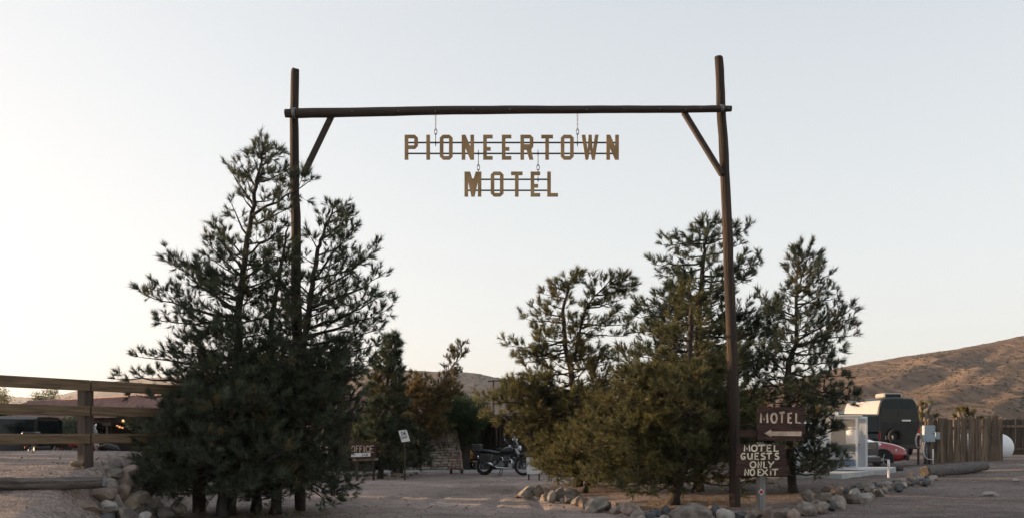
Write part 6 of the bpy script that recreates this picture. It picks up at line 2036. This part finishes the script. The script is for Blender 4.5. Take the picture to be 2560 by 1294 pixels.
    for s_ in (-1, 1):
        MB().bar((-.04, .13 * s_, .28), (-.12, .20 * s_, -.0), .016, 8).build('stand_leg', 'black_metal', t)
    MB().bar((-.12, -.2, .03), (-.12, .2, .03), .012, 6).build('stand_bar', 'black_metal', t)
    MB().box((.30, -.16, .34), (.14, .04, .22)).build('crash_plate', 'alloy', t)
    return t


m_, n_, l_, b_ = new_mat('smoked_screen')
b_.inputs['Base Color'].default_value = (.10, .14, .16, 1); b_.inputs['Roughness'].default_value = .08
b_.inputs['Alpha'].default_value = .45
MAT['screen'] = m_
g = ground_at(1258, 1187)
motorcycle('motorcycle', 'black touring motorcycle with windscreen and top box on its stand', (g[0], g[1], g[2] - .0), R(-14), group='motorcycles by the office')
g = ground_at(1236, 1178)
motorcycle('motorcycle', 'second motorcycle half hidden behind the black touring one', (g[0], g[1] + .3, Hs(g[0], g[1] + .3)), R(-6), tank='car_black', group='motorcycles by the office', rim='chrome')
x = X(183, 22.6)
motorcycle('motorcycle', 'red and silver motorcycle low behind the rail fence post', (x, 22.6, Hs(x, 22.6) - .0), R(8), tank='car_red', group='motorcycles behind the fence')

# tan bin and hand truck
bn_ = thing('feed_tub', 'pale dented metal tub between the black car and motorcycle', 'tub', put(121, 24.0))
MB().lathe([(.20, 0), (.24, .30), (.25, .56), (.262, .57), (.262, .60)], 18).build('body', 'granite_pale', bn_, smooth=True, angle=40)
MB().torus((0, 0, .60), .25, .015, n=24, k=6).build('rim', 'alloy', bn_, smooth=True)
for s_ in (-1, 1):
    MB().torus((.26 * s_, 0, .45), .05, .008, m=[[.2, 0, 0], [0, 1, 0], [0, 0, 1]], n=14, k=5).build('handle', 'alloy', bn_)

g = ground_at(1140, 1183)
ht = thing('hand_truck', 'red two-wheeled hand truck standing before the adobe wall', 'hand truck', g, R(-18))
for s_ in (-1, 1):
    MB().tube([(.16 * s_, 0, .03), (.16 * s_, .0, .45), (.17 * s_, .10, .8)], .016, 8).build('upright', 'car_red', ht, smooth=True)
    MB().lathe([(.03, -.02), (.085, -.022), (.09, 0), (.085, .022), (.03, .02)], 16, (.22 * s_, .06, .09), m=[[0, 0, 1], [1, 0, 0], [0, 1, 0]]).build('wheel', 'rubber', ht, smooth=True)
MB().tube([(-.17, .10, .8), (-.10, .13, .86), (.10, .13, .86), (.17, .10, .8)], .016, 8).build('handle', 'alloy', ht, smooth=True)
for z in (.2, .4, .62):
    MB().bar((-.16, .02 + .1 * (z > .5), z), (.16, .02 + .1 * (z > .5), z), .012, 6).build('crossbar', 'car_red', ht)
MB().box((0, -.14, .02), (.36, .28, .012)).build('toe_plate', 'car_red', ht)

# ------------------------------------------------------------------ small ground cover
rg = np.random.default_rng(15)


def scatter_pebbles(n):
    v0, f0 = _ICO[2]
    base = np.array([[0, 0, 1], [1, 0, 0], [0, 1, 0], [-1, 0, 0], [0, -1, 0], [0, 0, -1]], float)
    fc = [(0, 1, 2), (0, 2, 3), (0, 3, 4), (0, 4, 1), (5, 2, 1), (5, 3, 2), (5, 4, 3), (5, 1, 4)]
    y = rg.uniform(13.0, 36, n) ** 1.0; xx = rg.uniform(-.58, .58, n) * y
    z = H(xx, y)
    s = rg.lognormal(-4.6, .45, n)
    V = base[None] * (s[:, None, None] * rg.uniform(.6, 1.2, (n, 1, 3))) + np.stack([xx, y, z], 1)[:, None] + rg.normal(0, .12, (n, 6, 3)) * s[:, None, None]
    m = MB()
    F = (np.array(fc)[None] + (np.arange(n) * 6)[:, None, None]).reshape(-1, 3)
    m.v = [V.reshape(-1, 3)]; m.n = 6 * n; m.f = [tuple(q) for q in F.tolist()]
    o = m.build('gravel', 'granite', smooth=True)
    solo(o, 'loose gravel strewn over the sandy ground', 'gravel', None, 'stuff')


scatter_pebbles(9000)


def grass(pts, n, size, name, label, material='dry_grass'):
    pos, dr, sc = [], [], []
    for px, py, rad in pts:
        g_ = ground_at(px, py)
        for _ in range(n):
            q = g_ + [rg.normal(0, rad), rg.normal(0, rad), 0]
            q[2] = Hs(q[0], q[1]) - .01
            pos.append(q); dr.append(UP + rg.normal(0, .25, 3)); sc.append(size * rg.uniform(.5, 1.3))
    tp = [shoot_template(rg, 12, spread=(8, 45), ln=(.6, 1.0), w=.02) for _ in range(4)]
    o = tri_mesh(name, place_shoots(pos, dr, sc, tp, rg), material)
    solo(o, label, 'grass', None, 'stuff')


grass([(200, 1232, .1), (240, 1290, .15), (1300, 1240, .12), (1360, 1236, .1), (1510, 1266, .15), (1640, 1262, .3), (1760, 1255, .3), (1870, 1262, .2), (2020, 1250, .3), (2120, 1216, .3), (2300, 1192, .15), (2345, 1190, .12), (2410, 1178, .1), (420, 1286, .3), (640, 1286, .4), (760, 1288, .3), (2200, 1214, .2), (2445, 1180, .1), (520, 1288, .3)],
      12, .11, 'dry_grass', 'wisps of dry straw grass among stones and under trees')
def needle_litter(n):
    """fallen needles and twigs under the trees"""
    spots = [(-5.2, 17, 2.2), (-4.2, 17.2, 2.0), (-5.3, 16.2, 1.6), (3.3, 18.6, 2.0), (4.4, 22, 2.2), (1.9, 24.6, 1.8), (2.6, 22.6, 1.8), (6.3, 20.6, 1.8)]
    k = rg.integers(0, len(spots), n)
    c = np.array(spots)[k]
    xx = c[:, 0] + rg.normal(0, .6, n) * c[:, 2]; yy = c[:, 1] + rg.normal(0, .6, n) * c[:, 2]
    p = np.stack([xx, yy, H(xx, yy) + .006], 1)
    a = rg.random(n) * 6.28; ln = rg.uniform(.05, .16, n) * np.where(rg.random(n) < .06, 3.0, 1.0)
    d = np.stack([np.cos(a), np.sin(a), rg.normal(.05, .1, n)], 1) * ln[:, None]
    w = np.stack([-np.sin(a), np.cos(a), np.zeros(n)], 1) * (.006 + .02 * ln[:, None])
    o = tri_mesh('needle_litter', np.stack([p - w, p + w, p + d], 1), 'needle_brown')
    solo(o, 'fallen brown needles and twigs littering the ground under the pines', 'litter', None, 'stuff')


needle_litter(16000)
print('TREE_TRIS', sum(n for _, n in TREES), TREES)

# ------------------------------------------------------------------ evening haze over the valley
hm = bpy.data.materials.new('haze_air'); hm.use_nodes = True
hn = hm.node_tree.nodes; hn.clear()
ho = hn.new('ShaderNodeOutputMaterial'); hv = hn.new('ShaderNodeVolumePrincipled')
hv.inputs['Color'].default_value = (.92, .93, .95, 1); hv.inputs['Density'].default_value = 0.9e-4; hv.inputs['Anisotropy'].default_value = .68
hm.node_tree.links.new(hv.outputs[0], ho.inputs['Volume'])
MAT['haze'] = hm
hz = MB().box((0, 3000, 155), (11000, 7400, 322)).build('haze', 'haze')
props(hz, 'thin evening haze filling the valley air', 'haze', None, 'stuff')
